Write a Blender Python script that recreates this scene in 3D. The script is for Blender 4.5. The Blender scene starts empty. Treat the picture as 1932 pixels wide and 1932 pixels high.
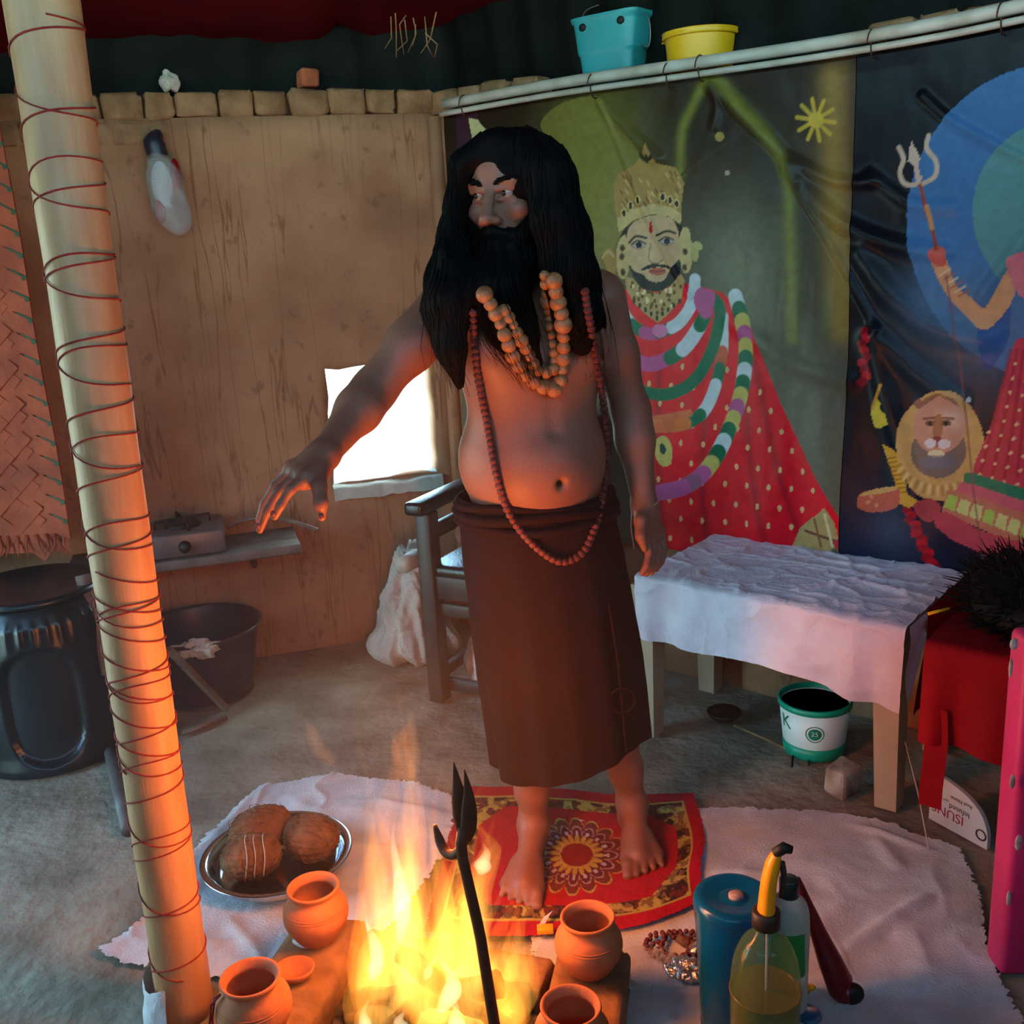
import bpy, bmesh, math, random
import numpy as np
from mathutils import Vector, Matrix
from mathutils.bvhtree import BVHTree

# ------------------------------------------------------------------ camera, world, light, exposure
SC = bpy.context.scene
COL = SC.collection
CAM_H, PITCH, ROLL, FPX = 1.5, math.radians(15), 0.055, 1932.0
_f = np.array([0, math.cos(PITCH), -math.sin(PITCH)])
_r0 = np.array([1.0, 0, 0]); _u0 = np.array([0, math.sin(PITCH), math.cos(PITCH)])
_r = math.cos(ROLL) * _r0 - math.sin(ROLL) * _u0
_u = math.sin(ROLL) * _r0 + math.cos(ROLL) * _u0
CAMP = np.array([0, 0, CAM_H])
cd = bpy.data.cameras.new('camera'); cam = bpy.data.objects.new('camera', cd); COL.objects.link(cam)
cd.sensor_width = 36; cd.lens = 36.0 * FPX / 1932.0; cd.clip_start = 0.02
M3 = Matrix(((_r[0], _u[0], -_f[0]), (_r[1], _u[1], -_f[1]), (_r[2], _u[2], -_f[2])))
cam.matrix_world = Matrix.Translation((0, 0, CAM_H)) @ M3.to_4x4()
SC.camera = cam
SC.view_settings.view_transform = 'Standard'; SC.view_settings.look = 'None'
SC.view_settings.gamma = 1; SC.view_settings.use_curve_mapping = False
SC.view_settings.exposure = 0.0
SC.cycles.max_bounces = 4; SC.cycles.diffuse_bounces = 2; SC.cycles.glossy_bounces = 2; SC.cycles.transmission_bounces = 5; SC.cycles.transparent_max_bounces = 6
SC.cycles.caustics_reflective = False; SC.cycles.caustics_refractive = False; SC.cycles.adaptive_threshold = .1
W = bpy.data.worlds.new('sky'); SC.world = W; W.use_nodes = True
_nt = W.node_tree; _bg = _nt.nodes['Background']
_sky = _nt.nodes.new('ShaderNodeTexSky'); _sky.sky_type = 'NISHITA'; _sky.sun_disc = False
_sky.sun_elevation = math.radians(52); _sky.sun_rotation = math.radians(35)
_tint = _nt.nodes.new('ShaderNodeMix'); _tint.data_type = 'RGBA'; _tint.blend_type = 'MULTIPLY'; _tint.inputs[0].default_value = 1; _tint.inputs[7].default_value = (.74, 1.04, .97, 1)
_nt.links.new(_sky.outputs[0], _tint.inputs[6]); _nt.links.new(_tint.outputs[2], _bg.inputs[0]); _bg.inputs[1].default_value = 2.7
def light(name, typ, loc, energy, color, **kw):
    d = bpy.data.lights.new(name, typ); d.energy = energy; d.color = color
    for k, v in kw.items(): setattr(d, k, v)
    o = bpy.data.objects.new(name, d); COL.objects.link(o); o.location = loc
    return o
sun = light('sun', 'SUN', (0, 6, 6), 1.6, (1, .93, .82), angle=.02)
sun.rotation_euler = Vector((-.35, .5, -1)).to_track_quat('-Z', 'Y').to_euler()
# doorway daylight: a Cycles portal only guides sky sampling through the real opening
por = light('door_portal', 'AREA', (-2.02, 2.06, 1.0), 1, (1, 1, 1), shape='RECTANGLE', size=1.05, size_y=1.8)
por.rotation_euler = Vector((1, 0, 0)).to_track_quat('-Z', 'Z').to_euler(); por.data.cycles.is_portal = True

# ------------------------------------------------------------------ helpers
random.seed(4); RNG = np.random.default_rng(4)
def ray(x, y): return _f + (x - 966) / FPX * _r - (y - 966) / FPX * _u
def A(x, y, Y): d = ray(x, y); return CAMP + d * (Y / d[1])
def G(x, y, z=0.0): d = ray(x, y); return CAMP + d * ((z - CAM_H) / d[2])
def lin(c):
    c = np.asarray(c, float) / 255.0
    return np.where(c <= .04045, c / 12.92, ((c + .055) / 1.055) ** 2.4)
def nrm(v): v = np.asarray(v, float); return v / (np.linalg.norm(v) + 1e-12)
_LAT = RNG.random((64, 64))
def vnoise(x, y, seed=0):
    x = np.asarray(x, float) + seed * 17.31; y = np.asarray(y, float) + seed * 9.77
    xi = np.floor(x).astype(int); yi = np.floor(y).astype(int); fx = x - xi; fy = y - yi
    fx = fx * fx * (3 - 2 * fx); fy = fy * fy * (3 - 2 * fy)
    a = _LAT[xi % 64, yi % 64]; b = _LAT[(xi + 1) % 64, yi % 64]; c = _LAT[xi % 64, (yi + 1) % 64]; d = _LAT[(xi + 1) % 64, (yi + 1) % 64]
    return (a * (1 - fx) + b * fx) * (1 - fy) + (c * (1 - fx) + d * fx) * fy - .5
def fbm(x, y, seed=0, o=3):
    return sum(vnoise(x * 2 ** i, y * 2 ** i, seed + i) / 2 ** i for i in range(o))
def spline(pts, n=8, closed=False):
    P = np.asarray(pts, float); N = len(P); out = []
    rng = range(N if closed else N - 1)
    for i in rng:
        g = lambda k: P[k % N] if closed else P[min(max(k, 0), N - 1)]
        p0, p1, p2, p3 = g(i - 1), g(i), g(i + 1), g(i + 2)
        for t in np.linspace(0, 1, n, endpoint=False):
            out.append(.5 * (2 * p1 + (p2 - p0) * t + (2 * p0 - 5 * p1 + 4 * p2 - p3) * t * t + (3 * p1 - p0 - 3 * p2 + p3) * t ** 3))
    if not closed: out.append(P[-1])
    return np.array(out)
def resample(pts, n):
    P = np.asarray(pts, float); d = np.r_[0, np.cumsum(np.linalg.norm(np.diff(P, axis=0), axis=1))]
    t = np.linspace(0, d[-1], n)
    return np.stack([np.interp(t, d, P[:, k]) for k in range(P.shape[1])], 1)

class MB:
    def __init__(s): s.v = []; s.f = []; s.n = 0
    def add(s, v, f):
        v = np.asarray(v, float); s.v.append(v); o = s.n
        s.f += [tuple(int(i) + o for i in q) for q in f]; s.n += len(v); return s
    def tube(s, pts, r, n=8, caps=True, flat=1.0, up=None):
        P = np.asarray(pts, float); m = len(P); R = np.full(m, r, float) if np.isscalar(r) else np.asarray(r, float)
        if len(R) != m: R = np.interp(np.linspace(0, 1, m), np.linspace(0, 1, len(R)), R)
        T = np.gradient(P, axis=0); T /= np.linalg.norm(T, axis=1)[:, None] + 1e-12
        a = np.array([0, 0, 1.0]) if up is None else np.asarray(up, float)
        if abs(T[0] @ nrm(a)) > .95: a = np.array([1.0, 0, 0])
        N = nrm(a - T[0] * (a @ T[0])); V = []
        th = np.arange(n) * 2 * math.pi / n
        for i in range(m):
            N = nrm(N - T[i] * (N @ T[i])); B = np.cross(T[i], N)
            V.append(P[i] + R[i] * (np.cos(th)[:, None] * N * flat + np.sin(th)[:, None] * B))
        F = [(i * n + j, i * n + (j + 1) % n, (i + 1) * n + (j + 1) % n, (i + 1) * n + j) for i in range(m - 1) for j in range(n)]
        if caps: F += [tuple(range(n))[::-1], tuple((m - 1) * n + j for j in range(n))]
        return s.add(np.concatenate(V), F)
    def grid(s, fn, us, vs, cu=False, cv=False):
        U, V = np.meshgrid(us, vs, indexing='ij'); p = np.stack(fn(U, V), -1).reshape(-1, 3); nu, nv = len(us), len(vs)
        F = []
        for i in range(nu if cu else nu - 1):
            for j in range(nv if cv else nv - 1):
                a, b = (i + 1) % nu, (j + 1) % nv
                F.append((i * nv + j, a * nv + j, a * nv + b, i * nv + b))
        return s.add(p, F)
    def lathe(s, prof, c=(0, 0, 0), n=32, M=None, sx=1, sy=1, jit=0):
        P = np.asarray(prof, float); th = np.arange(n) * 2 * math.pi / n; V = []
        for r, z in P: V.append(np.stack([r * np.cos(th) * sx, r * np.sin(th) * sy, np.full(n, z)], 1))
        V = np.concatenate(V)
        if jit: V *= 1 + jit * RNG.normal(size=(len(V), 1))
        if M is not None: V = V @ np.asarray(M).T
        V = V + np.asarray(c, float); m = len(P)
        F = [(i * n + j, i * n + (j + 1) % n, (i + 1) * n + (j + 1) % n, (i + 1) * n + j) for i in range(m - 1) for j in range(n)]
        if P[0][0] > 1e-6: F.append(tuple(range(n))[::-1])
        if P[-1][0] > 1e-6: F.append(tuple((m - 1) * n + j for j in range(n)))
        return s.add(V, F)
    def box(s, c, size, M=None, bev=.004, seg=2, jit=0):
        bm = bmesh.new(); bmesh.ops.create_cube(bm, size=1)
        for v in bm.verts: v.co = Vector((v.co.x * size[0], v.co.y * size[1], v.co.z * size[2]))
        if bev: bmesh.ops.bevel(bm, geom=bm.edges[:], offset=bev, segments=seg, affect='EDGES', profile=.5)
        bm.verts.index_update(); V = np.array([v.co[:] for v in bm.verts]); F = [[v.index for v in f.verts] for f in bm.faces]; bm.free()
        if jit: V = V + jit * RNG.normal(size=V.shape)
        if M is not None: V = V @ np.asarray(M).T
        return s.add(V + np.asarray(c, float), F)
    def ell(s, c, r, n=16, m=10, M=None):
        ph = np.linspace(0, math.pi, m + 1)
        V0 = [(math.sin(p), -math.cos(p)) for p in ph]; V0[0] = (0, -1); V0[-1] = (0, 1)
        b = MB().lathe(V0, n=n); V = np.concatenate(b.v) * np.asarray(r, float)
        if M is not None: V = V @ np.asarray(M).T
        return s.add(V + np.asarray(c, float), b.f)
    def arr(s): return np.concatenate(s.v)

ORG = {}
def mk(name, mb, mat, parent=None, loc=None, smooth=True, col=None, wn=False):
    V = mb.arr() if isinstance(mb, MB) else mb[0]; F = mb.f if isinstance(mb, MB) else mb[1]
    org = ORG[parent.name] if parent is not None else np.asarray(loc if loc is not None else (0, 0, 0), float)
    me = bpy.data.meshes.new(name); me.from_pydata((V - org).tolist(), [], F if isinstance(F, list) else F.tolist())
    if smooth: me.polygons.foreach_set('use_smooth', np.ones(len(me.polygons), bool))
    if col is not None:
        a = me.color_attributes.new('print', 'FLOAT_COLOR', 'POINT')
        a.data.foreach_set('color', np.c_[col.reshape(-1, 3), np.ones(len(col.reshape(-1, 3)))].astype(np.float32).ravel())
    me.materials.append(mat); me.update()
    o = bpy.data.objects.new(name, me); COL.objects.link(o)
    if smooth == 'auto':
        for e in me.edges: pass
        me.set_sharp_from_angle(angle=math.radians(38))
    ORG[o.name] = org
    if parent is not None: o.parent = parent
    else: o.location = org
    return o
def tag(o, label, cat, group=None, kind=None):
    if label: o['label'] = label
    if cat: o['category'] = cat
    if group: o['group'] = group
    if kind: o['kind'] = kind
    return o
def thing(name, label, cat, loc, group=None):
    o = bpy.data.objects.new(name, None); COL.objects.link(o); o.location = loc; o.empty_display_size = .05
    ORG[o.name] = np.asarray(loc, float); return tag(o, label, cat, group)
def struct(o): o['kind'] = 'structure'; return o
def copy_tree(o, parent=None, delta=None):
    c = o.copy(); COL.objects.link(c); c.parent = parent
    if delta is not None: c.location = o.location + Vector(delta)
    ORG[c.name] = ORG[o.name]
    for ch in list(o.children): copy_tree(ch, c)
    return c

# materials ---------------------------------------------------------------------------------------
def mat(name, c, rough=.6, c2=None, scale=8, metal=0, bump=0, bscale=40, spec=.5, trans=0, alpha=1, sheen=0, coat=0, sss=0, stretch=None, lo=.35, hi=.65, ior=1.45, coords='Object', emit=None):
    m = bpy.data.materials.new(name); m.use_nodes = True; nt = m.node_tree; b = nt.nodes['Principled BSDF']
    b.inputs['Roughness'].default_value = rough; b.inputs['Metallic'].default_value = metal
    b.inputs['Specular IOR Level'].default_value = spec; b.inputs['Transmission Weight'].default_value = trans
    b.inputs['Alpha'].default_value = alpha; b.inputs['IOR'].default_value = ior
    if sheen: b.inputs['Sheen Weight'].default_value = sheen
    if coat: b.inputs['Coat Weight'].default_value = coat
    if sss: b.inputs['Subsurface Weight'].default_value = sss; b.inputs['Subsurface Scale'].default_value = .01
    L = lambda q: (*lin(q), 1)
    b.inputs['Base Color'].default_value = L(c)
    tc = nt.nodes.new('ShaderNodeTexCoord'); mp = nt.nodes.new('ShaderNodeMapping')
    nt.links.new(tc.outputs[coords], mp.inputs[0])
    if stretch: mp.inputs['Scale'].default_value = stretch
    if c2 is not None:
        n = nt.nodes.new('ShaderNodeTexNoise'); n.inputs['Scale'].default_value = scale; n.inputs['Detail'].default_value = 6
        r = nt.nodes.new('ShaderNodeValToRGB'); r.color_ramp.elements[0].color = L(c); r.color_ramp.elements[1].color = L(c2)
        r.color_ramp.elements[0].position = lo; r.color_ramp.elements[1].position = hi
        nt.links.new(mp.outputs[0], n.inputs[0]); nt.links.new(n.outputs['Fac'], r.inputs[0]); nt.links.new(r.outputs[0], b.inputs['Base Color'])
    if bump:
        n = nt.nodes.new('ShaderNodeTexNoise'); n.inputs['Scale'].default_value = bscale; n.inputs['Detail'].default_value = 5
        q = nt.nodes.new('ShaderNodeBump'); q.inputs['Strength'].default_value = bump; q.inputs['Distance'].default_value = .01
        nt.links.new(mp.outputs[0], n.inputs[0]); nt.links.new(n.outputs['Fac'], q.inputs['Height']); nt.links.new(q.outputs[0], b.inputs['Normal'])
    return m
def mat_print(name, rough=.4, bump=0, bscale=300, spec=.5):
    m = mat(name, (128, 128, 128), rough, bump=bump, bscale=bscale, spec=spec); nt = m.node_tree
    a = nt.nodes.new('ShaderNodeAttribute'); a.attribute_name = 'print'
    nt.links.new(a.outputs['Color'], nt.nodes['Principled BSDF'].inputs['Base Color']); return m
def mat_flame(name, c, s):
    m = bpy.data.materials.new(name); m.use_nodes = True; nt = m.node_tree; nt.nodes.clear()
    o = nt.nodes.new('ShaderNodeOutputMaterial'); e = nt.nodes.new('ShaderNodeEmission')
    e.inputs[0].default_value = (*c, 1); e.inputs[1].default_value = s
    nt.links.new(e.outputs[0], o.inputs['Volume']); return m

M = {}
M['mud'] = mat('mud_floor', (120, 107, 90), .95, (156, 142, 122), 5, bump=.9, bscale=28, spec=.2)
M['sand'] = mat('sand_ground', (226, 214, 184), .95, (150, 132, 100), 9, bump=.5, bscale=20, spec=.1, lo=.52, hi=.72)
M['brick'] = mat('mud_brick', (158, 116, 84), .9, (124, 88, 62), 14, bump=.5, bscale=60, spec=.2)
M['redbrick'] = mat('fired_brick', (176, 96, 66), .9, (150, 80, 58), 20, bump=.4, spec=.2)
M['sill'] = mat('lime_plaster', (196, 196, 186), .9, (170, 168, 156), 10, bump=.6, bscale=30, spec=.2)
M['maroon'] = mat('maroon_canvas', (90, 14, 24), .8, (66, 8, 17), 3, bump=.15, bscale=200, spec=.1)
M['tarp'] = mat('black_tarp', (8, 10, 9), .6, (12, 16, 15), 9, bump=.4, bscale=25, spec=.12)
M['straw'] = mat('straw', (150, 112, 76), .8, (112, 78, 50), 20)
M['bamboo'] = mat('bamboo', (190, 144, 100), .5, (168, 120, 78), 5, stretch=(6, 6, 1), bump=.12, bscale=30)
M['thread'] = mat('red_thread', (150, 36, 32), .8, (120, 24, 26), 60)
M['white'] = mat('white_cloth', (206, 206, 206), .85, (176, 176, 178), 7, bump=.35, bscale=180, sheen=.2, spec=.2)
M['tcloth'] = mat('pale_cloth', (232, 220, 230), .8, (212, 198, 212), 6, bump=.3, bscale=120, sheen=.2, spec=.3)
M['steel'] = mat('steel', (206, 208, 210), .16, metal=1)
M['iron'] = mat('iron', (76, 52, 38), .6, (92, 58, 40), 30, metal=.5, bump=.3)
M['terra'] = mat('terracotta', (186, 116, 78), .75, (162, 96, 62), 12, bump=.25, bscale=50, spec=.25)
M['mudhearth'] = mat('hearth_mud', (150, 112, 80), .95, (112, 82, 60), 12, bump=.8, bscale=26, spec=.1)
M['ash'] = mat('ash', (96, 88, 84), .98, (48, 42, 40), 30, bump=1, bscale=60, spec=.05)
M['log'] = mat('charred_wood', (58, 40, 30), .9, (26, 20, 18), 18, stretch=(1, 1, 1), bump=.8, bscale=30, spec=.1)
M['husk'] = mat('coconut_husk', (134, 98, 72), .95, (90, 62, 46), 16, bump=1, bscale=70, spec=.1)
M['darkplastic'] = mat('black_plastic', (14, 20, 26), .28, (20, 27, 32), 4)
M['tubplastic'] = mat('dark_tub', (40, 34, 46), .4)
M['stone'] = mat('slab_stone', (120, 112, 104), .8, (98, 90, 84), 12, bump=.4)
M['stove'] = mat('stove_enamel', (104, 92, 90), .35, (84, 72, 72), 6)
M['black'] = mat('black_rubber', (16, 14, 14), .6)
M['pvc'] = mat('white_pvc', (188, 178, 166), .5, (160, 146, 130), 9)
M['greywood'] = mat('dusty_wood', (120, 98, 84), .7, (92, 72, 62), 10, stretch=(1, 1, 8), bump=.2)
M['chairwood'] = mat('dark_polished_wood', (54, 46, 44), .42, (40, 34, 33), 12, spec=.35)
M['rexine'] = mat('black_rexine', (18, 20, 24), .3, bump=.15, bscale=120)
M['sack'] = mat('woven_sack', (196, 186, 174), .7, (168, 158, 146), 9, bump=.4, bscale=150)
M['teal'] = mat('teal_plastic', (46, 148, 156), .4, (40, 132, 140), 5)
M['yellow'] = mat('yellow_plastic', (224, 168, 22), .35)
M['wire'] = mat('wire', (120, 116, 112), .4, metal=.8)
M['tableplastic'] = mat('beige_plastic', (186, 160, 132), .5, (170, 144, 118), 5)
M['bucketwhite'] = mat('bucket_white', (206, 226, 220), .4)
M['bucketgreen'] = mat('bucket_green', (18, 150, 118), .4)
M['redcloth'] = mat('red_cloth', (150, 8, 18), .8, (124, 5, 15), 6, bump=.2, bscale=160, spec=.15)
M['pink'] = mat('pink_paint', (206, 42, 96), .5, (190, 34, 86), 5, bump=.15, bscale=12)
M['chip'] = mat('bare_wood_chip', (190, 170, 160), .8, (150, 120, 112), 60)
M['fur'] = mat('black_fur', (9, 8, 9), .75, spec=.3)
M['carton'] = mat('carton_white', (206, 204, 206), .6, (184, 184, 188), 7)
M['ink_red'] = mat('ink_magenta', (150, 36, 60), .6)
M['ink_dark'] = mat('ink_dark', (56, 58, 62), .6)
M['ink_green'] = mat('ink_green', (14, 120, 90), .5)
M['skin'] = mat('skin', (140, 90, 70), .5, (124, 76, 58), 7, bump=.12, bscale=160, spec=.4)
M['eyewhite'] = mat('eye_white', (150, 128, 116), .15)
M['iris'] = mat('iris_dark', (34, 20, 14), .1)
M['lip'] = mat('lip', (112, 58, 52), .5)
M['hair'] = mat('black_hair', (7, 6, 6), .65, (11, 9, 9), 30, spec=.08, stretch=(30, 30, 2))
M['lungi'] = mat('dark_maroon_cloth', (35, 15, 17), .85, (28, 11, 14), 5, bump=.25, bscale=200, spec=.12)
M['bead'] = mat('wood_bead', (170, 112, 68), .45, (140, 84, 48), 60, bump=.4, bscale=90)
M['redbead'] = mat('rudraksha', (112, 44, 38), .6, (86, 30, 28), 90, bump=.6, bscale=160)
M['string'] = mat('cream_string', (190, 168, 150), .8)
M['bluejar'] = mat('blue_plastic', (6, 92, 138), .22, (10, 104, 150), 4, trans=.25, spec=.5)
M['clear'] = mat('pet_bottle', (104, 140, 84), .06, alpha=.32)
M['oil'] = mat('oil', (120, 104, 36), .1, alpha=.75)
M['green'] = mat('green_plastic', (16, 160, 62), .3, trans=.35)
M['milky'] = mat('milky_plastic', (190, 200, 180), .3, alpha=.75)
M['orange'] = mat('orange_plastic', (240, 160, 22), .35)
M['capdark'] = mat('dark_green_cap', (12, 42, 42), .35)
M['darkcap'] = mat('dark_brown_cap', (50, 38, 30), .5)
M['horn'] = mat('dark_red_lacquer', (112, 20, 26), .35, (86, 14, 22), 8)
M['foil'] = mat('silver_foil', (204, 200, 194), .22, metal=.9, bump=.6, bscale=60)
M['polybag'] = mat('clear_polythene', (206, 196, 190), .18, alpha=.35)
M['marigold'] = mat('marigold', (236, 164, 20), .8)
M['palm'] = mat('palm_leaf_strip', (170, 78, 44), .7, (138, 58, 34), 9, stretch=(1, 1, 1), bump=.25, bscale=60)
M['palmgreen'] = mat('dyed_green_strip', (46, 66, 44), .7, (58, 82, 54), 20)
M['rust'] = mat('rusty_pipe', (104, 98, 96), .6, (78, 70, 66), 14, metal=.3)
M['banner'] = mat_print('vinyl_print', .32, bump=.05, bscale=220, spec=.14)
M['mat'] = mat_print('velvet_print', .8, bump=.35, bscale=260, spec=.25)

def mat_wall():
    m = mat('mud_plaster', (176, 126, 94), .92, (150, 102, 74), 3.5, bump=.35, bscale=16, spec=.2); nt = m.node_tree; b = nt.nodes['Principled BSDF']
    base = b.inputs['Base Color'].links[0].from_socket
    tc = nt.nodes.new('ShaderNodeTexCoord')
    def streak(sc, det, c0, w, seed):
        mp = nt.nodes.new('ShaderNodeMapping'); mp.inputs['Scale'].default_value = sc; mp.inputs['Location'].default_value = (seed, seed, seed)
        n = nt.nodes.new('ShaderNodeTexNoise'); n.inputs['Scale'].default_value = 1; n.inputs['Detail'].default_value = det; n.inputs['Roughness'].default_value = .45
        nt.links.new(tc.outputs['Object'], mp.inputs[0]); nt.links.new(mp.outputs[0], n.inputs[0])
        s = nt.nodes.new('ShaderNodeMath'); s.operation = 'SUBTRACT'; s.inputs[1].default_value = c0
        a = nt.nodes.new('ShaderNodeMath'); a.operation = 'ABSOLUTE'
        mr = nt.nodes.new('ShaderNodeMapRange'); mr.inputs['From Min'].default_value = 0; mr.inputs['From Max'].default_value = w
        mr.inputs['To Min'].default_value = 1; mr.inputs['To Max'].default_value = 0
        nt.links.new(n.outputs['Fac'], s.inputs[0]); nt.links.new(s.outputs[0], a.inputs[0]); nt.links.new(a.outputs[0], mr.inputs[0])
        return mr.outputs[0]
    def mask(sc, lo, hi, seed):
        mp = nt.nodes.new('ShaderNodeMapping'); mp.inputs['Scale'].default_value = sc; mp.inputs['Location'].default_value = (seed, 0, seed)
        n = nt.nodes.new('ShaderNodeTexNoise'); n.inputs['Scale'].default_value = 1; n.inputs['Detail'].default_value = 3
        nt.links.new(tc.outputs['Object'], mp.inputs[0]); nt.links.new(mp.outputs[0], n.inputs[0])
        mr = nt.nodes.new('ShaderNodeMapRange'); mr.inputs['From Min'].default_value = lo; mr.inputs['From Max'].default_value = hi
        nt.links.new(n.outputs['Fac'], mr.inputs[0]); return mr.outputs[0]
    def mul(a, b_, k=1.0):
        q = nt.nodes.new('ShaderNodeMath'); q.operation = 'MULTIPLY'; nt.links.new(a, q.inputs[0])
        if b_ is None: q.inputs[1].default_value = k
        else: nt.links.new(b_, q.inputs[1])
        return q.outputs[0]
    def mix(fac, c1, col):
        x = nt.nodes.new('ShaderNodeMix'); x.data_type = 'RGBA'; nt.links.new(fac, x.inputs[0]); nt.links.new(c1, x.inputs[6]); x.inputs[7].default_value = (*lin(col), 1); return x.outputs[2]
    c = base
    c = mix(mul(mul(streak((17, 17, 1.1), 3, .52, .02, 3), mask((3.2, 3.2, .5), .46, .56, 1)), None, .75), c, (112, 72, 42))
    c = mix(mul(mul(streak((31, 31, 1.6), 3, .48, .022, 8), mask((4, 4, .6), .5, .58, 5)), None, .7), c, (120, 78, 46))
    c = mix(mul(mask((22, 22, 16), .62, .72, 9), None, .45), c, (96, 66, 46))
    c = mix(mul(mask((2.2, 2.2, 3.5), .56, .74, 14), None, .5), c, (124, 84, 60))
    nt.links.new(c, b.inputs['Base Color']); return m
M['wall'] = mat_wall()

# ------------------------------------------------------------------ the setting
UZ0 = np.array([0, 0, 1.0])
WT = 2.03                                            # wall top
g = MB(); us = np.linspace(-2.35, 2.6, 120); vs = np.linspace(-1.6, 4.2, 140)
g.grid(lambda U, V: (U, V, .006 * fbm(U * 3, V * 3, 2) - .004 + .002 * vnoise(U * 14, V * 14, 6) - .003), us, vs)
struct(mk('floor', g, M['mud'], loc=(0, 0, 0)))
g = MB(); g.grid(lambda U, V: (U, V, -.06 + .03 * vnoise(U, V, 3)), np.linspace(-14, 14, 40), np.linspace(-14, 16, 40))
struct(mk('ground_outside', g, M['sand']))

def frame2(p0, p1):
    p0 = np.array([*p0, 0.0]); p1 = np.array([*p1, 0.0]); t = nrm(p1 - p0); n = np.array([t[1], -t[0], 0]); return p0, t, n, np.linalg.norm(p1 - p0)
def wall_slab(name, p0, p1, h, thick, m, hole=None, lumps=.006, z0=-.05):
    """wall whose room face runs p0 -> p1 (room on the right hand), with an optional (s0,s1,z0,z1) opening"""
    P0, t, n, Ln = frame2(p0, p1)
    ss = list(np.linspace(0, Ln, max(3, int(Ln / .07)))); zz = list(np.linspace(z0, h, int(h / .07)))
    if hole:
        hs0, hs1, hz0, hz1 = hole
        ss = sorted([s for s in ss if not hs0 - .05 < s < hs1 + .05] + list(np.linspace(hs0, hs1, 9)) + [hs0 - .03, hs1 + .03])
        zz = sorted([z for z in zz if not hz0 - .05 < z < hz1 + .05] + list(np.linspace(hz0, hz1, 9)) + [hz0 - .03, hz1 + .03])
    S, Z = np.meshgrid(ss, zz, indexing='ij'); ns, nz = S.shape
    J = lumps * fbm(S * 3.1, Z * 3.1, 5) * 2
    SJ, ZJ = S.copy(), Z.copy()
    if hole:
        near = (S >= hs0 - .01) & (S <= hs1 + .01) & (Z >= hz0 - .01) & (Z <= hz1 + .01)
        SJ = S + near * .022 * vnoise(S * 19, Z * 19, 3); ZJ = Z + near * .026 * vnoise(S * 13, Z * 13, 8)
    F3 = P0 + SJ[..., None] * t + ZJ[..., None] * np.array([0, 0, 1.0]) + J[..., None] * n
    B3 = P0 + SJ[..., None] * t + ZJ[..., None] * np.array([0, 0, 1.0]) - thick * n
    V = np.concatenate([F3.reshape(-1, 3), B3.reshape(-1, 3)]); o = ns * nz; F = []; 
    keep = np.ones((ns - 1, nz - 1), bool)
    if hole:
        for i in range(ns - 1):
            for j in range(nz - 1):
                cs, cz = (ss[i] + ss[i + 1]) / 2, (zz[j] + zz[j + 1]) / 2
                if hs0 < cs < hs1 and hz0 < cz < hz1: keep[i, j] = False
    id_ = lambda i, j: i * nz + j
    for i in range(ns - 1):
        for j in range(nz - 1):
            if not keep[i, j]: continue
            q = (id_(i, j), id_(i + 1, j), id_(i + 1, j + 1), id_(i, j + 1))
            F.append(q); F.append(tuple(k + o for k in q[::-1]))
            for di, dj, a, b in ((-1, 0, q[3], q[0]), (1, 0, q[1], q[2]), (0, -1, q[0], q[1]), (0, 1, q[2], q[3])):
                x, y = i + di, j + dj
                if not (0 <= x < ns - 1 and 0 <= y < nz - 1) or not keep[x, y]: F.append((b, a, a + o, b + o))
    w = mk(name, (V, F), m, loc=P0); struct(w); return w
WL, WC = (-2.06, 3.36), (-.20, 3.92)
RW_T = nrm((.780, -.625, 0)); RW_N = np.array([-.625, -.780, 0]); RW_0 = np.array([-.20, 3.92, 0])
WR = tuple((RW_0 + RW_T * 2.85)[:2])
# window position on the back wall from its corners in the picture
P0, bt, bn, bL = frame2(WL, WC)
def on_back(px, py):
    d = ray(px, py); k = ((P0 - CAMP) @ bn) / (d @ bn); p = CAMP + d * k; return (p - P0) @ bt, p[2]
def on_right(px, py, off=.0):
    d = ray(px, py); q = RW_0 + RW_N * off; k = ((q - CAMP) @ RW_N) / (d @ RW_N); p = CAMP + d * k; return (p - RW_0) @ RW_T, p[2]
ws0, wz1 = on_back(612, 698); ws1, wz0 = on_back(828, 893)
wall_back = wall_slab('wall_back', WL, WC, WT - .085, .10, M['wall'], hole=(ws0, ws1, wz0, wz1))
wall_right = wall_slab('wall_right', WC, WR, 1.935, .24, M['wall'])
mk('corner_plaster', MB().tube([RW_0 + UZ0 * -.04 - RW_N * .0, RW_0 + UZ0 * 1.93], .03, 10), M['wall'], wall_right)
wall_slab('wall_left', (-2.06, 2.56), (-2.06, 3.7), 2.25, .2, M['wall'])
wall_slab('wall_shade_lintel', (-2.06, 1.5), (-2.06, 2.62), 2.3, .2, M['wall'], z0=1.72)  # unseen; added above the doorway to keep daylight off the upper bamboo pole
wall_slab('wall_side', WR, (2.35, .2), 2.25, .2, M['wall'])
wall_slab('wall_front', (2.35, .2), (2.0, -1.4), 2.25, .2, M['wall'])
wall_slab('wall_rear', (2.0, -1.4), (-2.06, -1.4), 2.25, .2, M['wall'])
wall_slab('wall_doorside', (-2.06, -1.4), (-2.06, 1.56), 2.25, .2, M['wall'])
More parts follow.
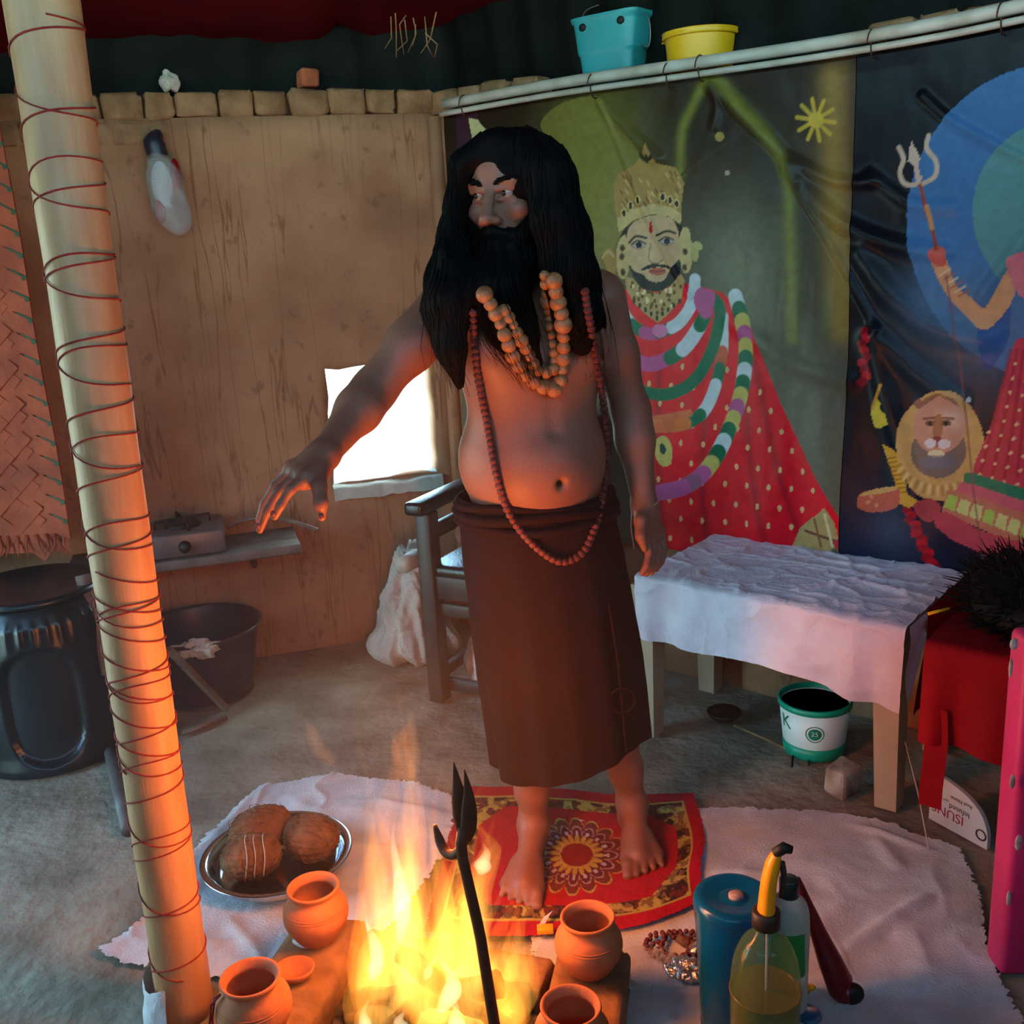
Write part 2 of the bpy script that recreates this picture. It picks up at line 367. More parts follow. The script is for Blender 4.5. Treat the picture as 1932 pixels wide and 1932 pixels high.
# pale lime sill inside the window
g = MB(); sl = np.linspace(ws0 - .012, ws1 + .012, 22)
def sill(U, V):
    z = wz0 - .012 + .022 * np.sin(np.clip(V, 0, 1) * math.pi) * (V > 0) + .012 * fbm(U * 16, V * 3, 4) - .10 * np.clip(-V, 0, 1)
    p = P0 + U[..., None] * bt + (.018 - .12 * np.clip(V, 0, 1))[..., None] * bn
    return p[..., 0], p[..., 1], z
g.grid(sill, sl, np.linspace(-.45, 1, 14)); o = mk('window_1', g, M['sill'], loc=P0 + bt * ws0); struct(o)
# brick courses on top of the walls
def bricks(wall, p0, t, n, s0, s1, z, h, bw, jz=.004):
    s = s0
    while s < s1:
        w = bw * (1 + .12 * RNG.normal()); b = MB().box((0, 0, 0), (w - .007, .2, h * (1 + .06 * RNG.normal())), np.stack([t, -n, [0, 0, 1]], 1), .014, 2, .0035)
        b.v[-1] = b.v[-1] + p0 + t * (s + w / 2) - n * (.091 + .01 * RNG.random()) + np.array([0, 0, z + h / 2 + jz * RNG.normal()])
        mk('brick', b, M['brick'], wall); s += w
bricks(wall_back, P0, bt, bn, .0, bL - .03, WT - .088, .088, .122)
bricks(wall_back, P0, bt, bn, .0, .85, WT - .17, .078, .13)
mk('mortar', MB().box(P0 + bt * (bL / 2 + .05) - bn * .13 + np.array([0, 0, WT - .09]), (bL + .25, .16, .16), np.stack([bt, -bn, [0, 0, 1]], 1), .01), M['brick'], wall_back)
mk('mortar', MB().box(RW_0 + RW_T * 1.4 - RW_N * .13 + np.array([0, 0, 1.93]), (3.1, .2, .02), np.stack([RW_T, -RW_N, [0, 0, 1]], 1), .01), M['brick'], wall_right)
bricks(wall_right, RW_0, RW_T, RW_N, -.02, .42, 1.935, .08, .12); bricks(wall_right, RW_0, RW_T, RW_N, 1.55, 2.75, 1.935, .06, .12)
# black plastic along the wall head and the maroon canvas roof lining
def band(V0s, name, label):
    g = MB(); path = resample(np.array(V0s, float), 90); off = []
    tt = np.gradient(path, axis=0); tt /= np.linalg.norm(tt, axis=1)[:, None]; nn = np.stack([tt[:, 1], -tt[:, 0], 0 * tt[:, 0]], 1)
    def fn(U, V):
        i = np.clip(U.astype(int), 0, 89); p = path[i]; z = 1.92 + V * .42; k = .02 + .05 * V + .03 * fbm(U * .22, V * 3, 7) + .012 * np.sin(U * 1.9 + 4 * vnoise(U * .2, V, 2))
        q = p + nn[i] * (k - .1)[..., None]
        return q[..., 0], q[..., 1], z + .012 * vnoise(U * .5, V, 1)
    g.grid(fn, np.arange(90), np.linspace(0, 1, 12)); return tag(mk(name, g, M['tarp'], loc=(*V0s[0], 0) if len(V0s[0]) == 2 else V0s[0]), label, 'plastic sheet')
band([(-2.0, 3.40, 0), (-1.2, 3.64, 0), (-.2, 3.94, 0), (.9, 3.06, 0), (2.0, 2.18, 0)], 'plastic_sheet', 'crinkled black plastic sheet lining the top of the mud wall')
g = MB()
def roof(U, V):
    d = np.minimum(3.95 - V + .25 * np.abs(U + .2), 9)
    seam = np.exp(-((U + .33 + .25 * (V - 3.2)) / .05) ** 2)
    z = 2.255 + .16 * np.clip(3.9 - .55 * np.abs(U + .2) - V, -.5, 4) + .05 * fbm(U * 1.3, V * 1.6, 3) + .03 * np.sin(U * 5 + 2 * V) * np.exp(-((V - 3) / 1.3) ** 2) + .05 * seam
    return U, V, z
g.grid(roof, np.linspace(-2.35, 2.6, 90), np.linspace(-1.7, 4.25, 110)); struct(mk('ceiling', g, M['maroon'], loc=(0, 0, 2.2)))
for k in range(9):
    a = A(725 + 12 * k + RNG.normal() * 8, 40 + RNG.normal() * 14, 3.35); b = A(735 + 10 * k + RNG.normal() * 14, 96 + RNG.normal() * 10, 3.4)
    tag(mk('straw_stalk', MB().tube([a, (a + b) / 2 + RNG.normal(size=3) * .01, b], [.0022, .002, .0012], 5), M['straw'], loc=b), 'dry straw stalk poking through the slit of the maroon canvas roof', 'straw', 'straw stalks at the roof slit')

# ------------------------------------------------------------------ printed surfaces: colour laid out in the banner's own coordinates
class Print:
    def __init__(s, S, Z, to, col): s.S, s.Z, s.to = S, Z, to; s.c = np.broadcast_to(np.asarray(col, float), S.shape + (3,)).copy()
    def conv(s, pts): return np.array([s.to(*p) for p in pts])
    def poly(s, pts, col, a=1.0, smooth=0, shade=None):
        P = spline(pts, smooth, True) if smooth else np.asarray(pts, float)
        q = s.conv(P); x, y = s.S, s.Z
        box = (x >= q[:, 0].min()) & (x <= q[:, 0].max()) & (y >= q[:, 1].min()) & (y <= q[:, 1].max())
        idx = np.where(box)
        if not len(idx[0]): return s
        X, Y = x[idx], y[idx]; ins = np.zeros(len(X), bool); m = len(q)
        for i in range(m):
            x1, y1 = q[i]; x2, y2 = q[(i + 1) % m]
            if y1 == y2: continue
            c = ((Y < y1) != (Y < y2)) & (X < (x2 - x1) * (Y - y1) / (y2 - y1) + x1); ins ^= c
        idx = (idx[0][ins], idx[1][ins]); c = lin(col)
        s.c[idx] = s.c[idx] * (1 - a) + c * a; s.last = idx; return s
    def ell(s, cx, cy, rx, ry, col, ang=0, a=1.0):
        t = np.linspace(0, 2 * math.pi, 28, endpoint=False); ca, sa = math.cos(ang), math.sin(ang)
        return s.poly([(cx + rx * math.cos(k) * ca - ry * math.sin(k) * sa, cy + rx * math.cos(k) * sa + ry * math.sin(k) * ca) for k in t], col, a)
    def line(s, pts, w, col, a=1.0, smooth=6, soft=False):
        P = spline(pts, smooth) if smooth and len(pts) > 2 else np.asarray(pts, float)
        q = s.conv(P); mid = P[len(P) // 2]; sc = np.linalg.norm(s.to(mid[0], mid[1] + 10) - np.asarray(s.to(*mid))) / 10; w = w * sc / 2
        D = np.full(s.S.shape, 9.0)
        lo, hi = q.min(0) - 3 * w, q.max(0) + 3 * w
        b = np.where((s.S > lo[0]) & (s.S < hi[0]) & (s.Z > lo[1]) & (s.Z < hi[1])); X, Y = s.S[b], s.Z[b]; d = np.full(len(X), 9.0)
        for i in range(len(q) - 1):
            ax, ay = q[i]; bx, by = q[i + 1] - q[i]; L = bx * bx + by * by + 1e-12
            t = np.clip(((X - ax) * bx + (Y - ay) * by) / L, 0, 1); d = np.minimum(d, np.hypot(X - ax - t * bx, Y - ay - t * by))
        k = (np.exp(-(d / w) ** 2) if soft else np.clip((w - d) / .003 + .5, 0, 1)) * a
        s.c[b] = s.c[b] * (1 - k[:, None]) + lin(col) * k[:, None]; return s
    def glow(s, cx, cy, rx, ry, col, a):
        c = s.to(cx, cy); ex = np.linalg.norm(np.asarray(s.to(cx + rx, cy)) - c); ey = np.linalg.norm(np.asarray(s.to(cx, cy + ry)) - c)
        k = (a * np.exp(-((s.S - c[0]) / ex) ** 2 - ((s.Z - c[1]) / ey) ** 2))[..., None]; s.c = s.c * (1 - k) + lin(col) * k; return s
    def grain(s, amp, sc=60, seed=3):
        s.c = np.clip(s.c * (1 + amp * fbm(s.S * sc, s.Z * sc, seed))[..., None], 0, 1); return s
OFF = .045
to_r = lambda x, y: np.array(on_right(x, y, OFF))
RIDGES = [  # (polyline px, width m, height m): tension folds in the vinyl
    ([(1120, 175), (1175, 235), (1240, 300)], .022, .020), ([(1325, 140), (1400, 215), (1470, 285), (1500, 340)], .020, .022),
    ([(1330, 150), (1350, 195), (1345, 240)], .014, .012), ([(1490, 300), (1570, 340), (1640, 345)], .018, .018), ([(1490, 320), (1570, 410), (1680, 460), (1780, 480)], .026, .026),
    ([(1500, 350), (1560, 450), (1620, 560), (1650, 620)], .012, .016), ([(1130, 190), (1190, 330), (1230, 430), (1300, 560)], .010, .010),
    ([(1640, 640), (1660, 720), (1700, 850), (1730, 950)], .03, .02), ([(1650, 630), (1720, 700), (1800, 760)], .03, .02), ([(1620, 480), (1680, 560), (1760, 620), (1850, 640)], .035, .024),
    ([(1740, 180), (1800, 230), (1932, 300)], .012, .012), ([(1850, 560), (1932, 450)], .02, .02), ([(1640, 330), (1720, 385), (1800, 390)], .02, .014), ([(1380, 610), (1500, 690), (1600, 720)], .03, .012)]
def fold(S, Z):
    d = .012 * fbm(S * 2.2, Z * 1.1, 4) + .007 * np.sin(S * 26 + 3 * vnoise(S * 2, Z * 1.5, 9)) * np.clip((1.25 - Z) * 1.2, 0, 1) * .7 + .003 * fbm(S * 14, Z * 5, 2)
    for pts, w, h in RIDGES:
        q = np.array([to_r(*p) for p in spline(pts, 5)]); D = np.full(S.shape, 9.0)
        for i in range(len(q) - 1):
            ax, ay = q[i]; bx, by = q[i + 1] - q[i]; L = bx * bx + by * by + 1e-12
            t = np.clip(((S - ax) * bx + (Z - ay) * by) / L, 0, 1); D = np.minimum(D, np.hypot(S - ax - t * bx, Z - ay - t * by))
        h = h * .62; d = d + h * np.exp(-(D / w) ** 2) - .3 * h * np.exp(-(D / (2.6 * w)) ** 2)
    return d
def rod_z(s): return np.interp(s, RODS[:, 0], RODS[:, 1])
RODS = np.array([on_right(842, 204, OFF), on_right(1060, 165, OFF), on_right(1280, 133, OFF), on_right(1480, 104, OFF), on_right(1650, 77, OFF), on_right(1800, 50, OFF), on_right(1932, 22, OFF), on_right(2060, -4, OFF)])
def banner(name, label, x0, x1, zb, paint, cell):
    s0, s1 = to_r(x0, 500)[0], to_r(x1, 500)[0]
    us = np.arange(s0, s1, cell); vs = np.linspace(0, 1, int(1.52 / cell))
    U, V = np.meshgrid(us, vs, indexing='ij'); top = rod_z(U) - .012; Zc = zb + (top - zb) * V
    edge = .006 * np.sin(Zc * 7)
    pr = Print(U, Zc, to_r, lin((60, 48, 36))); paint(pr)
    d = fold(U, Zc) * np.clip((top - Zc) / .06, .15, 1); d = np.maximum(d, -.022)
    p = RW_0 + (U + edge * (1 - V))[..., None] * RW_T + (OFF + d)[..., None] * RW_N + Zc[..., None] * np.array([0, 0, 1.0])
    nu, nv = U.shape; i = np.arange(nu - 1)[:, None] * nv + np.arange(nv - 1)[None]; F = np.stack([i, i + nv, i + nv + 1, i + 1], -1).reshape(-1, 4)
    o = mk(name, (p.reshape(-1, 3), F), M['banner'], loc=p[nu // 2, 0], col=pr.c); return tag(o, label, 'banner', 'vinyl banners on the wall')
GOLD, GOLD2 = (176, 130, 70), (206, 170, 112)
def paint_one(p):
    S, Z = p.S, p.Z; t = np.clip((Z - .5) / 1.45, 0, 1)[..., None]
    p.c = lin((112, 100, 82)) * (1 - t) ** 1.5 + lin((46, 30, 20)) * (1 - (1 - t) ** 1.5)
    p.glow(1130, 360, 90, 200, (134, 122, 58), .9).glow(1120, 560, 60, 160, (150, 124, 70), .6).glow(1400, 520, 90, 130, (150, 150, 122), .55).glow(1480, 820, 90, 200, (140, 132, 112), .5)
    p.poly([(1020, 232), (1060, 195), (1130, 183), (1160, 230), (1210, 300), (1190, 380), (1150, 480), (1100, 440), (1075, 330), (1040, 270)], (140, 128, 56), .6, 6)
    p.poly([(860, 212), (900, 208), (905, 300), (885, 335), (866, 330)], (66, 36, 48)); p.poly([(868, 300), (890, 290), (880, 420), (866, 420)], (150, 120, 116)); p.poly([(884, 222), (902, 226), (918, 246), (894, 272)], (196, 186, 130))
    p.line([(1335, 138), (1305, 200), (1285, 250), (1282, 330)], 22, (138, 132, 52), .75, soft=True)
    p.line([(1345, 140), (1395, 200), (1450, 262), (1482, 330), (1490, 460), (1492, 640)], 26, (134, 130, 58), .8, soft=True)
    p.line([(1570, 150), (1575, 400), (1585, 620)], 60, (156, 120, 56), .8, soft=True)
    p.line([(1285, 330), (1345, 270)], 6, (60, 42, 26), .7).line([(1290, 325), (1400, 250)], 4, (84, 60, 36), .5)
    for k in range(10):
        a = k * math.pi / 5 + .12; p.line([(1538, 226), (1538 + 36 * math.cos(a), 226 + 40 * math.sin(a))], 8, (196, 156, 52), smooth=0)
    p.ell(1538, 226, 14, 15, (206, 166, 60)); p.ell(1357, 258, 9, 9, (170, 140, 70)); p.ell(1372, 326, 5, 5, (170, 150, 120))
    # robe
    p.poly([(1152, 648), (1150, 590), (1172, 548), (1300, 535), (1360, 552), (1408, 590), (1422, 640), (1470, 760), (1540, 900), (1606, 1008), (1560, 1034), (1460, 1080), (1240, 1080), (1215, 900), (1190, 770)], (240, 18, 40))
    robe = p.last; m = np.zeros(S.shape, bool); m[robe] = True
    for k, (x0, y0, x1, y1) in enumerate([(1240, 700, 1260, 1060), (1330, 760, 1340, 1060), (1400, 700, 1450, 1050), (1420, 680, 1520, 1040)]): p.line([(x0, y0), ((x0 + x1) / 2 - 8, (y0 + y1) / 2), (x1, y1)], 16, (150, 12, 30), .6, soft=True)
    for r_ in range(12):
        for c_ in range(11):
            x, y = 1180 + c_ * 42 + (r_ % 2) * 21, 650 + r_ * 36 + c_ * 3
            q = to_r(x, y); i = np.argmin(np.abs(S[:, 0] - q[0])); j = np.argmin(np.abs(Z[i] - q[1]))
            if m[i, j] and 680 < y < 1030: p.ell(x, y, 3.5, 6, (236, 176, 120))
    p.poly([(1512, 996), (1560, 958), (1578, 985), (1590, 1030), (1530, 1050), (1496, 1030)], (190, 150, 96)); p.line([(1522, 1002), (1580, 1020)], 5, (120, 60, 50)); p.line([(1540, 980), (1552, 1030)], 5, (140, 90, 60)); p.line([(1560, 970), (1574, 1030)], 4, (226, 206, 160)); p.poly([(1574, 1024), (1608, 998), (1608, 1008), (1582, 1036)], (190, 50, 66))
    # garlands
    W_, GR, PK, YL = (206, 210, 214), (20, 104, 72), (196, 84, 140), (206, 180, 96)
    def seg_garland(pts, w, seq):
        P = resample(spline(pts, 8), len(seq) * 6 + 1)
        for k, c in enumerate(seq): p.line(P[k * 6:k * 6 + 7], w, c, smooth=0)
    seg_garland([(1386, 560), (1404, 640), (1396, 740), (1366, 830), (1332, 890), (1290, 920), (1246, 930)], 30, [W_, GR, YL, PK, YL, GR, W_, GR, YL, PK, YL, GR, W_, GR, YL, PK, (150, 90, 120), PK, PK])
    seg_garland([(1362, 600), (1356, 690), (1330, 770), (1290, 800), (1230, 806)], 24, [W_, W_, (206, 90, 60), GR, W_, W_, GR, (226, 110, 50), (220, 100, 60)])
    p.line([(1165, 690), (1195, 730), (1250, 745), (1305, 720), (1340, 660), (1356, 590), (1345, 565)], 24, GR)
    seg_garland([(1152, 590), (1170, 650), (1210, 685), (1245, 682), (1290, 655), (1325, 600), (1335, 560)], 28, [GR, W_, W_, GR, PK, PK, GR, W_, W_, GR, PK])
    seg_garland([(1160, 540), (1182, 600), (1215, 628), (1245, 626), (1280, 608), (1304, 570), (1310, 528)], 24, [W_, W_, W_, GR, PK, GR, W_, W_, W_, W_])
    p.ell(1154, 580, 14, 26, PK).ell(1322, 566, 15, 24, PK).ell(1243, 624, 15, 13, (216, 120, 160))
    p.ell(1252, 852, 17, 30, (206, 176, 96), -.15).ell(1250, 848, 6, 11, (14, 66, 52), -.15); p.line([(1232, 792), (1300, 780)], 14, (220, 116, 66), .8)
    # head
    p.poly([(1172, 446), (1180, 425), (1230, 405), (1280, 412), (1292, 440), (1288, 480), (1178, 470)], (26, 16, 20))
    p.poly([(1183, 455), (1188, 428), (1210, 412), (1240, 406), (1266, 412), (1279, 436), (1283, 480), (1279, 512), (1262, 536), (1238, 548), (1214, 540), (1194, 516), (1185, 490)], (206, 160, 118), 1, 4)
    p.glow(1222, 480, 24, 50, (226, 184, 142), .6)
    p.poly([(1188, 500), (1198, 512), (1214, 518), (1222, 528), (1238, 533), (1254, 527), (1262, 512), (1272, 500), (1284, 488), (1282, 514), (1264, 538), (1238, 551), (1212, 544), (1195, 522)], (22, 16, 20), 1, 3)
    p.poly([(1209, 510), (1222, 500), (1238, 498), (1256, 500), (1270, 508), (1256, 506), (1240, 504), (1222, 508)], (24, 14, 18), 1, 3)
    p.ell(1240, 512, 16, 7, (190, 84, 66)).line([(1226, 511), (1240, 513), (1254, 510)], 2.5, (120, 36, 36))
    p.line([(1188, 458), (1200, 446), (1220, 449)], 4.5, (40, 24, 22)); p.line([(1240, 444), (1258, 436), (1274, 440)], 4.5, (40, 24, 22))
    for ex, ey in ((1206, 462), (1258, 455)):
        p.ell(ex, ey, 13, 6, (190, 170, 160)).ell(ex, ey, 6, 6, (40, 20, 20)); p.line([(ex - 14, ey), (ex - 2, ey - 8), (ex + 13, ey - 2)], 3, (48, 24, 22)); p.line([(ex - 12, ey + 3), (ex, ey + 8), (ex + 12, ey + 3)], 2, (110, 60, 50), .7)
    p.line([(1228, 460), (1224, 485), (1228, 494), (1240, 497), (1250, 490)], 3, (140, 92, 66), .7)
    p.poly([(1229, 414), (1234, 436), (1230, 441), (1225, 437)], (196, 24, 30))
    # crown, ear ornaments, necklace
    p.poly([(1158, 352), (1166, 330), (1196, 312), (1212, 290), (1219, 268), (1228, 290), (1240, 308), (1274, 316), (1290, 345), (1286, 380), (1284, 424), (1268, 408), (1230, 404), (1196, 416), (1170, 440), (1162, 396)], GOLD)
    p.poly([(1168, 438), (1165, 412), (1190, 396), (1232, 384), (1270, 392), (1286, 405), (1284, 424), (1262, 408), (1230, 404), (1196, 415)], GOLD2)
    for k in range(46):
        a, b = RNG.random(2); x, y = 1164 + a * 118, 322 + b * 62; p.line([(x, y), (x + 5, y + 8)], 2.6, (110, 70, 36) if k % 2 else (216, 176, 110), smooth=0)
    for x, y in ((1178, 402), (1190, 388), (1204, 378), (1250, 372), (1264, 378), (1276, 384)): p.ell(x, y, 5.5, 9, (214, 180, 116)).ell(x, y, 3.4, 6.5, (44, 40, 26))
    for a in (-.6, 0, .6): p.ell(1220 + 9 * a * 1.6, 300 - 6 * abs(a), 4, 9, (60, 58, 34), a)
    p.poly([(1164, 470), (1176, 444), (1184, 452), (1187, 505), (1180, 526), (1166, 516)], GOLD2, 1, 3); p.poly([(1282, 450), (1290, 428), (1302, 440), (1304, 500), (1292, 516), (1284, 500)], GOLD2, 1, 3)
    p.poly([(1138, 490), (1140, 472), (1152, 468), (1162, 480), (1164, 505), (1152, 535), (1134, 540), (1130, 530), (1146, 512)], GOLD, 1, 3); p.line([(1138, 486), (1148, 474), (1158, 484)], 4, GOLD2); p.ell(1314, 465, 12, 9, (190, 170, 110)); p.ell(1310, 480, 8, 14, (180, 160, 100))
    for x, y in ((1174, 484), (1176, 514), (1292, 475), (1291, 505), (1175, 468)): p.ell(x, y, 5, 7, (120, 80, 44)).ell(x, y, 2.5, 4, (50, 36, 24))
    p.poly([(1180, 520), (1194, 526), (1214, 547), (1238, 554), (1262, 542), (1284, 516), (1292, 530), (1284, 562), (1262, 590), (1240, 610), (1218, 594), (1194, 570), (1182, 545)], (190, 150, 96))
    for k in range(40):
        a, b = RNG.random(2); x = 1192 + a * 92; y = 552 + b * 40 - abs(x - 1238) * .45; p.ell(x, y, 3, 4, (110, 74, 40) if k % 3 else (236, 206, 150))
    for k in range(9): x = 1196 + k * 10.5; p.ell(x, 600 - abs(x - 1238) * .75, 3, 5, (36, 60, 44))
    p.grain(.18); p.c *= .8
def paint_two(p):
    S, Z = p.S, p.Z; p.c[:] = lin((15, 14, 24))
    p.glow(1680, 1050, 160, 160, (34, 52, 84), .6)
    t = np.linspace(0, 2 * math.pi, 70)
    p.poly([(1995 + 285 * math.cos(k), 420 + 300 * math.sin(k)) for k in t], (62, 110, 160)); p.poly([(1990 + 155 * math.cos(k), 400 + 170 * math.sin(k)) for k in t], (88, 140, 140))
    p.glow(1850, 620, 120, 120, (84, 106, 130), .7).glow(1760, 560, 60, 60, (90, 120, 160), .5); p.poly([(1850, 600), (1900, 560), (1900, 640), (1860, 700), (1845, 660)], (24, 70, 140), .6, 4)
    # hanging flower strings
    for k in range(9): p.ell(1628 + 5 * math.sin(k * 2.1), 625 + k * 12, 10, 9, (176, 24, 40) if k % 2 else (130, 14, 30))
    for k in range(14): p.ell(1716 + k * 4 + 4 * math.sin(k * 2.3), 962 + k * 9, 11, 8, (186, 22, 42) if k % 2 else (150, 14, 34))
    p.poly([(1640, 775), (1652, 750), (1662, 760), (1658, 772), (1670, 780), (1676, 800), (1660, 808), (1648, 806)], (206, 182, 60)); p.line([(1660, 726), (1644, 770)], 6, (196, 140, 50))
    p.poly([(1664, 838), (1684, 846), (1704, 860), (1712, 900), (1716, 930), (1740, 945), (1720, 958), (1698, 950), (1690, 905), (1676, 870)], (212, 160, 56))
    for k in range(9): p.line([(1674 + k * 3, 866 + k * 8), (1692 + k * 3, 862 + k * 8)], 2.5, (140, 90, 30), smooth=0)
    # lion
    p.poly([(1692, 830), (1700, 790), (1726, 758), (1760, 738), (1796, 738), (1826, 762), (1848, 800), (1858, 838), (1846, 870), (1832, 920), (1790, 945), (1740, 935), (1712, 900), (1698, 866)], (206, 158, 96), 1, 4)
    for k in range(26):
        a = math.pi * (.15 + .75 * k / 25) + math.pi * .0; x, y = 1772 - 78 * math.cos(a * 1.05), 838 + 80 * math.sin(a)
        p.line([(x, y), (1772 + (x - 1772) * 1.16, 838 + (y - 838) * 1.2)], 5, (226, 190, 124) if k % 2 else (170, 120, 66), .8, smooth=0)
    p.ell(1772, 850, 52, 52, (110, 96, 96), 0, .9); p.ell(1772, 802, 50, 54, (206, 142, 118)); p.poly([(1734, 770), (1772, 745), (1812, 768), (1800, 752), (1770, 740), (1742, 752)], (120, 66, 54), .7)
    p.glow(1792, 790, 24, 20, (230, 196, 176), .6)
    p.poly([(1764, 782), (1776, 782), (1780, 818), (1770, 830), (1758, 818)], (170, 112, 80))
    for ex in (1754, 1784): p.ell(ex, 798, 10, 6, (130, 92, 66)).ell(ex, 799, 4, 4.5, (40, 44, 46))
    p.line([(1742, 790), (1762, 788)], 4, (120, 74, 54)); p.line([(1778, 788), (1798, 790)], 4, (120, 74, 54))
    p.ell(1769, 829, 10, 7, (140, 62, 56)); p.ell(1756, 836, 11, 9, (226, 206, 206)); p.ell(1782, 837, 12, 9, (222, 198, 196)); p.line([(1769, 830), (1769, 842)], 3, (120, 54, 50), smooth=0)
    p.ell(1768, 856, 16, 7, (226, 206, 160)); p.ell(1770, 872, 34, 14, (116, 112, 124), 0, .8); p.ell(1732, 762, 9, 9, (150, 96, 76)); p.ell(1826, 754, 5, 5, (190, 196, 206))
    p.poly([(1620, 944), (1628, 930), (1660, 924), (1694, 918), (1702, 935), (1696, 956), (1670, 966), (1640, 966), (1622, 958)], (196, 96, 74), 1, 4); p.poly([(1622, 936), (1650, 924), (1694, 918), (1690, 926), (1650, 934)], (206, 160, 96), 1, 3)
    for x, y in ((1640, 948), (1656, 954), (1646, 938)): p.ell(x, y, 4, 4, (220, 140, 100))
    p.poly([(1730, 950), (1760, 940), (1780, 960), (1760, 985), (1738, 975)], (176, 70, 76), 1, 3)
    # goddess: skirt, sleeve, arm, trident
    p.poly([(1895, 700), (1915, 640), (2000, 620), (2000, 1000), (1840, 900), (1838, 880), (1870, 800)], (196, 60, 78)); m = p.last
    for k in range(6): p.line([(1905 + k * 12, 660), (1850 + k * 24, 900)], 6, (150, 30, 52), .6, smooth=0)
    for r_ in range(9):
        for c_ in range(5): p.ell(1850 + c_ * 24 + (8 - r_) * 5, 680 + r_ * 27 + c_ * 6, 3.6, 3.6, (232, 180, 130)) if 1850 + c_ * 24 + (8 - r_) * 5 > 1898 - (r_ * 7) else 0
    p.poly([(1822, 893), (1840, 893), (2000, 940), (2000, 968), (1820, 912)], (30, 120, 92)); p.poly([(1816, 910), (1840, 914), (2000, 966), (2000, 995), (1800, 935)], (206, 96, 110))
    p.poly([(1790, 925), (1820, 930), (2000, 990), (2000, 1045), (1940, 1034), (1780, 968)], (196, 120, 96))
    for k in range(7):
        x, y = 1800 + k * 24, 948 + k * 9; p.poly([(x - 8, y - 16), (x + 10, y - 10), (x + 4, y + 18), (x - 16, y + 8)], (206, 206, 130) if k % 3 else (170, 196, 90))
    p.poly([(1762, 968), (1790, 966), (1850, 1000), (2000, 1042), (2000, 1080), (1900, 1064), (1800, 1020), (1768, 992)], (190, 70, 84))
    p.poly([(1754, 480), (1770, 468), (1786, 478), (1788, 498), (1804, 540), (1836, 566), (1856, 582), (1884, 536), (1912, 500), (1912, 560), (1880, 606), (1858, 622), (1838, 614), (1792, 566), (1766, 520)], (206, 146, 104), 1, 3)
    p.poly([(1752, 480), (1766, 464), (1786, 472), (1784, 500), (1764, 502)], (200, 92, 84), 1, 3)
    for k in range(6): p.line([(1772 + k * 7, 520 + k * 8), (1792 + k * 7, 508 + k * 8)], 3, (176, 90, 70) if k % 2 else (226, 190, 150), smooth=0)
    p.poly([(1900, 500), (1920, 478), (2000, 470), (2000, 560), (1925, 560)], (206, 112, 120), 1, 3)
    p.line([(1734, 345), (1752, 410), (1768, 470)], 7, (150, 66, 44)); p.line([(1750, 390), (1758, 430)], 9, (190, 140, 90), smooth=0); p.line([(1784, 520), (1810, 700), (1836, 900), (1858, 1055)], 3.5, (120, 76, 74), .8)
    p.line([(1695, 278), (1704, 300), (1697, 325), (1706, 346), (1726, 348), (1736, 335)], 9, (200, 172, 150)); p.line([(1751, 256), (1748, 280), (1766, 305), (1764, 332), (1742, 346)], 9, (200, 172, 150)); p.poly([(1718, 264), (1736, 298), (1732, 312), (1738, 345), (1728, 345), (1724, 312), (1712, 304)], (206, 176, 156))
    p.glow(1680, 1000, 40, 40, (70, 84, 110), .5); p.grain(.15); p.c *= .74
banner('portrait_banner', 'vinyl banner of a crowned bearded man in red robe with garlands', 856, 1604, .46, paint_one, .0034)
banner('lion_banner', 'dark blue vinyl banner with a lion, a trident and a pink skirt', 1604, 2050, .40, paint_two, .0038)
# white pole carrying the banners, with ties
pts = [RW_0 + s * RW_T + (OFF + .012) * RW_N + np.array([0, 0, z + .012]) for s, z in RODS]
bp = thing('banner_pole', 'long white plastic pipe the two banners hang from', 'pole', pts[0])
mk('pipe', MB().tube(spline(pts, 6), .017, 12), M['pvc'], bp)
mk('hem_rod', MB().tube(spline([p + RW_N * .02 + np.array([0, 0, -.034]) for p in pts], 6), .009, 10), M['pvc'], bp)
for px, py in ((878, 196), (1120, 158), (1262, 138), (1322, 124), (1645, 78), (1888, 30)):
    s, z = on_right(px, py, OFF + .01); c = RW_0 + s * RW_T + (OFF + .016) * RW_N + np.array([0, 0, z])
    t = np.linspace(0, 2 * math.pi, 18); ring = [c + RW_N * .03 * math.cos(k) + np.array([0, 0, .036 * math.sin(k) - .008]) + RW_T * .01 * k / 6 for k in t]
    mk('tie', MB().tube(ring, .0022, 5), M['iron'], bp)

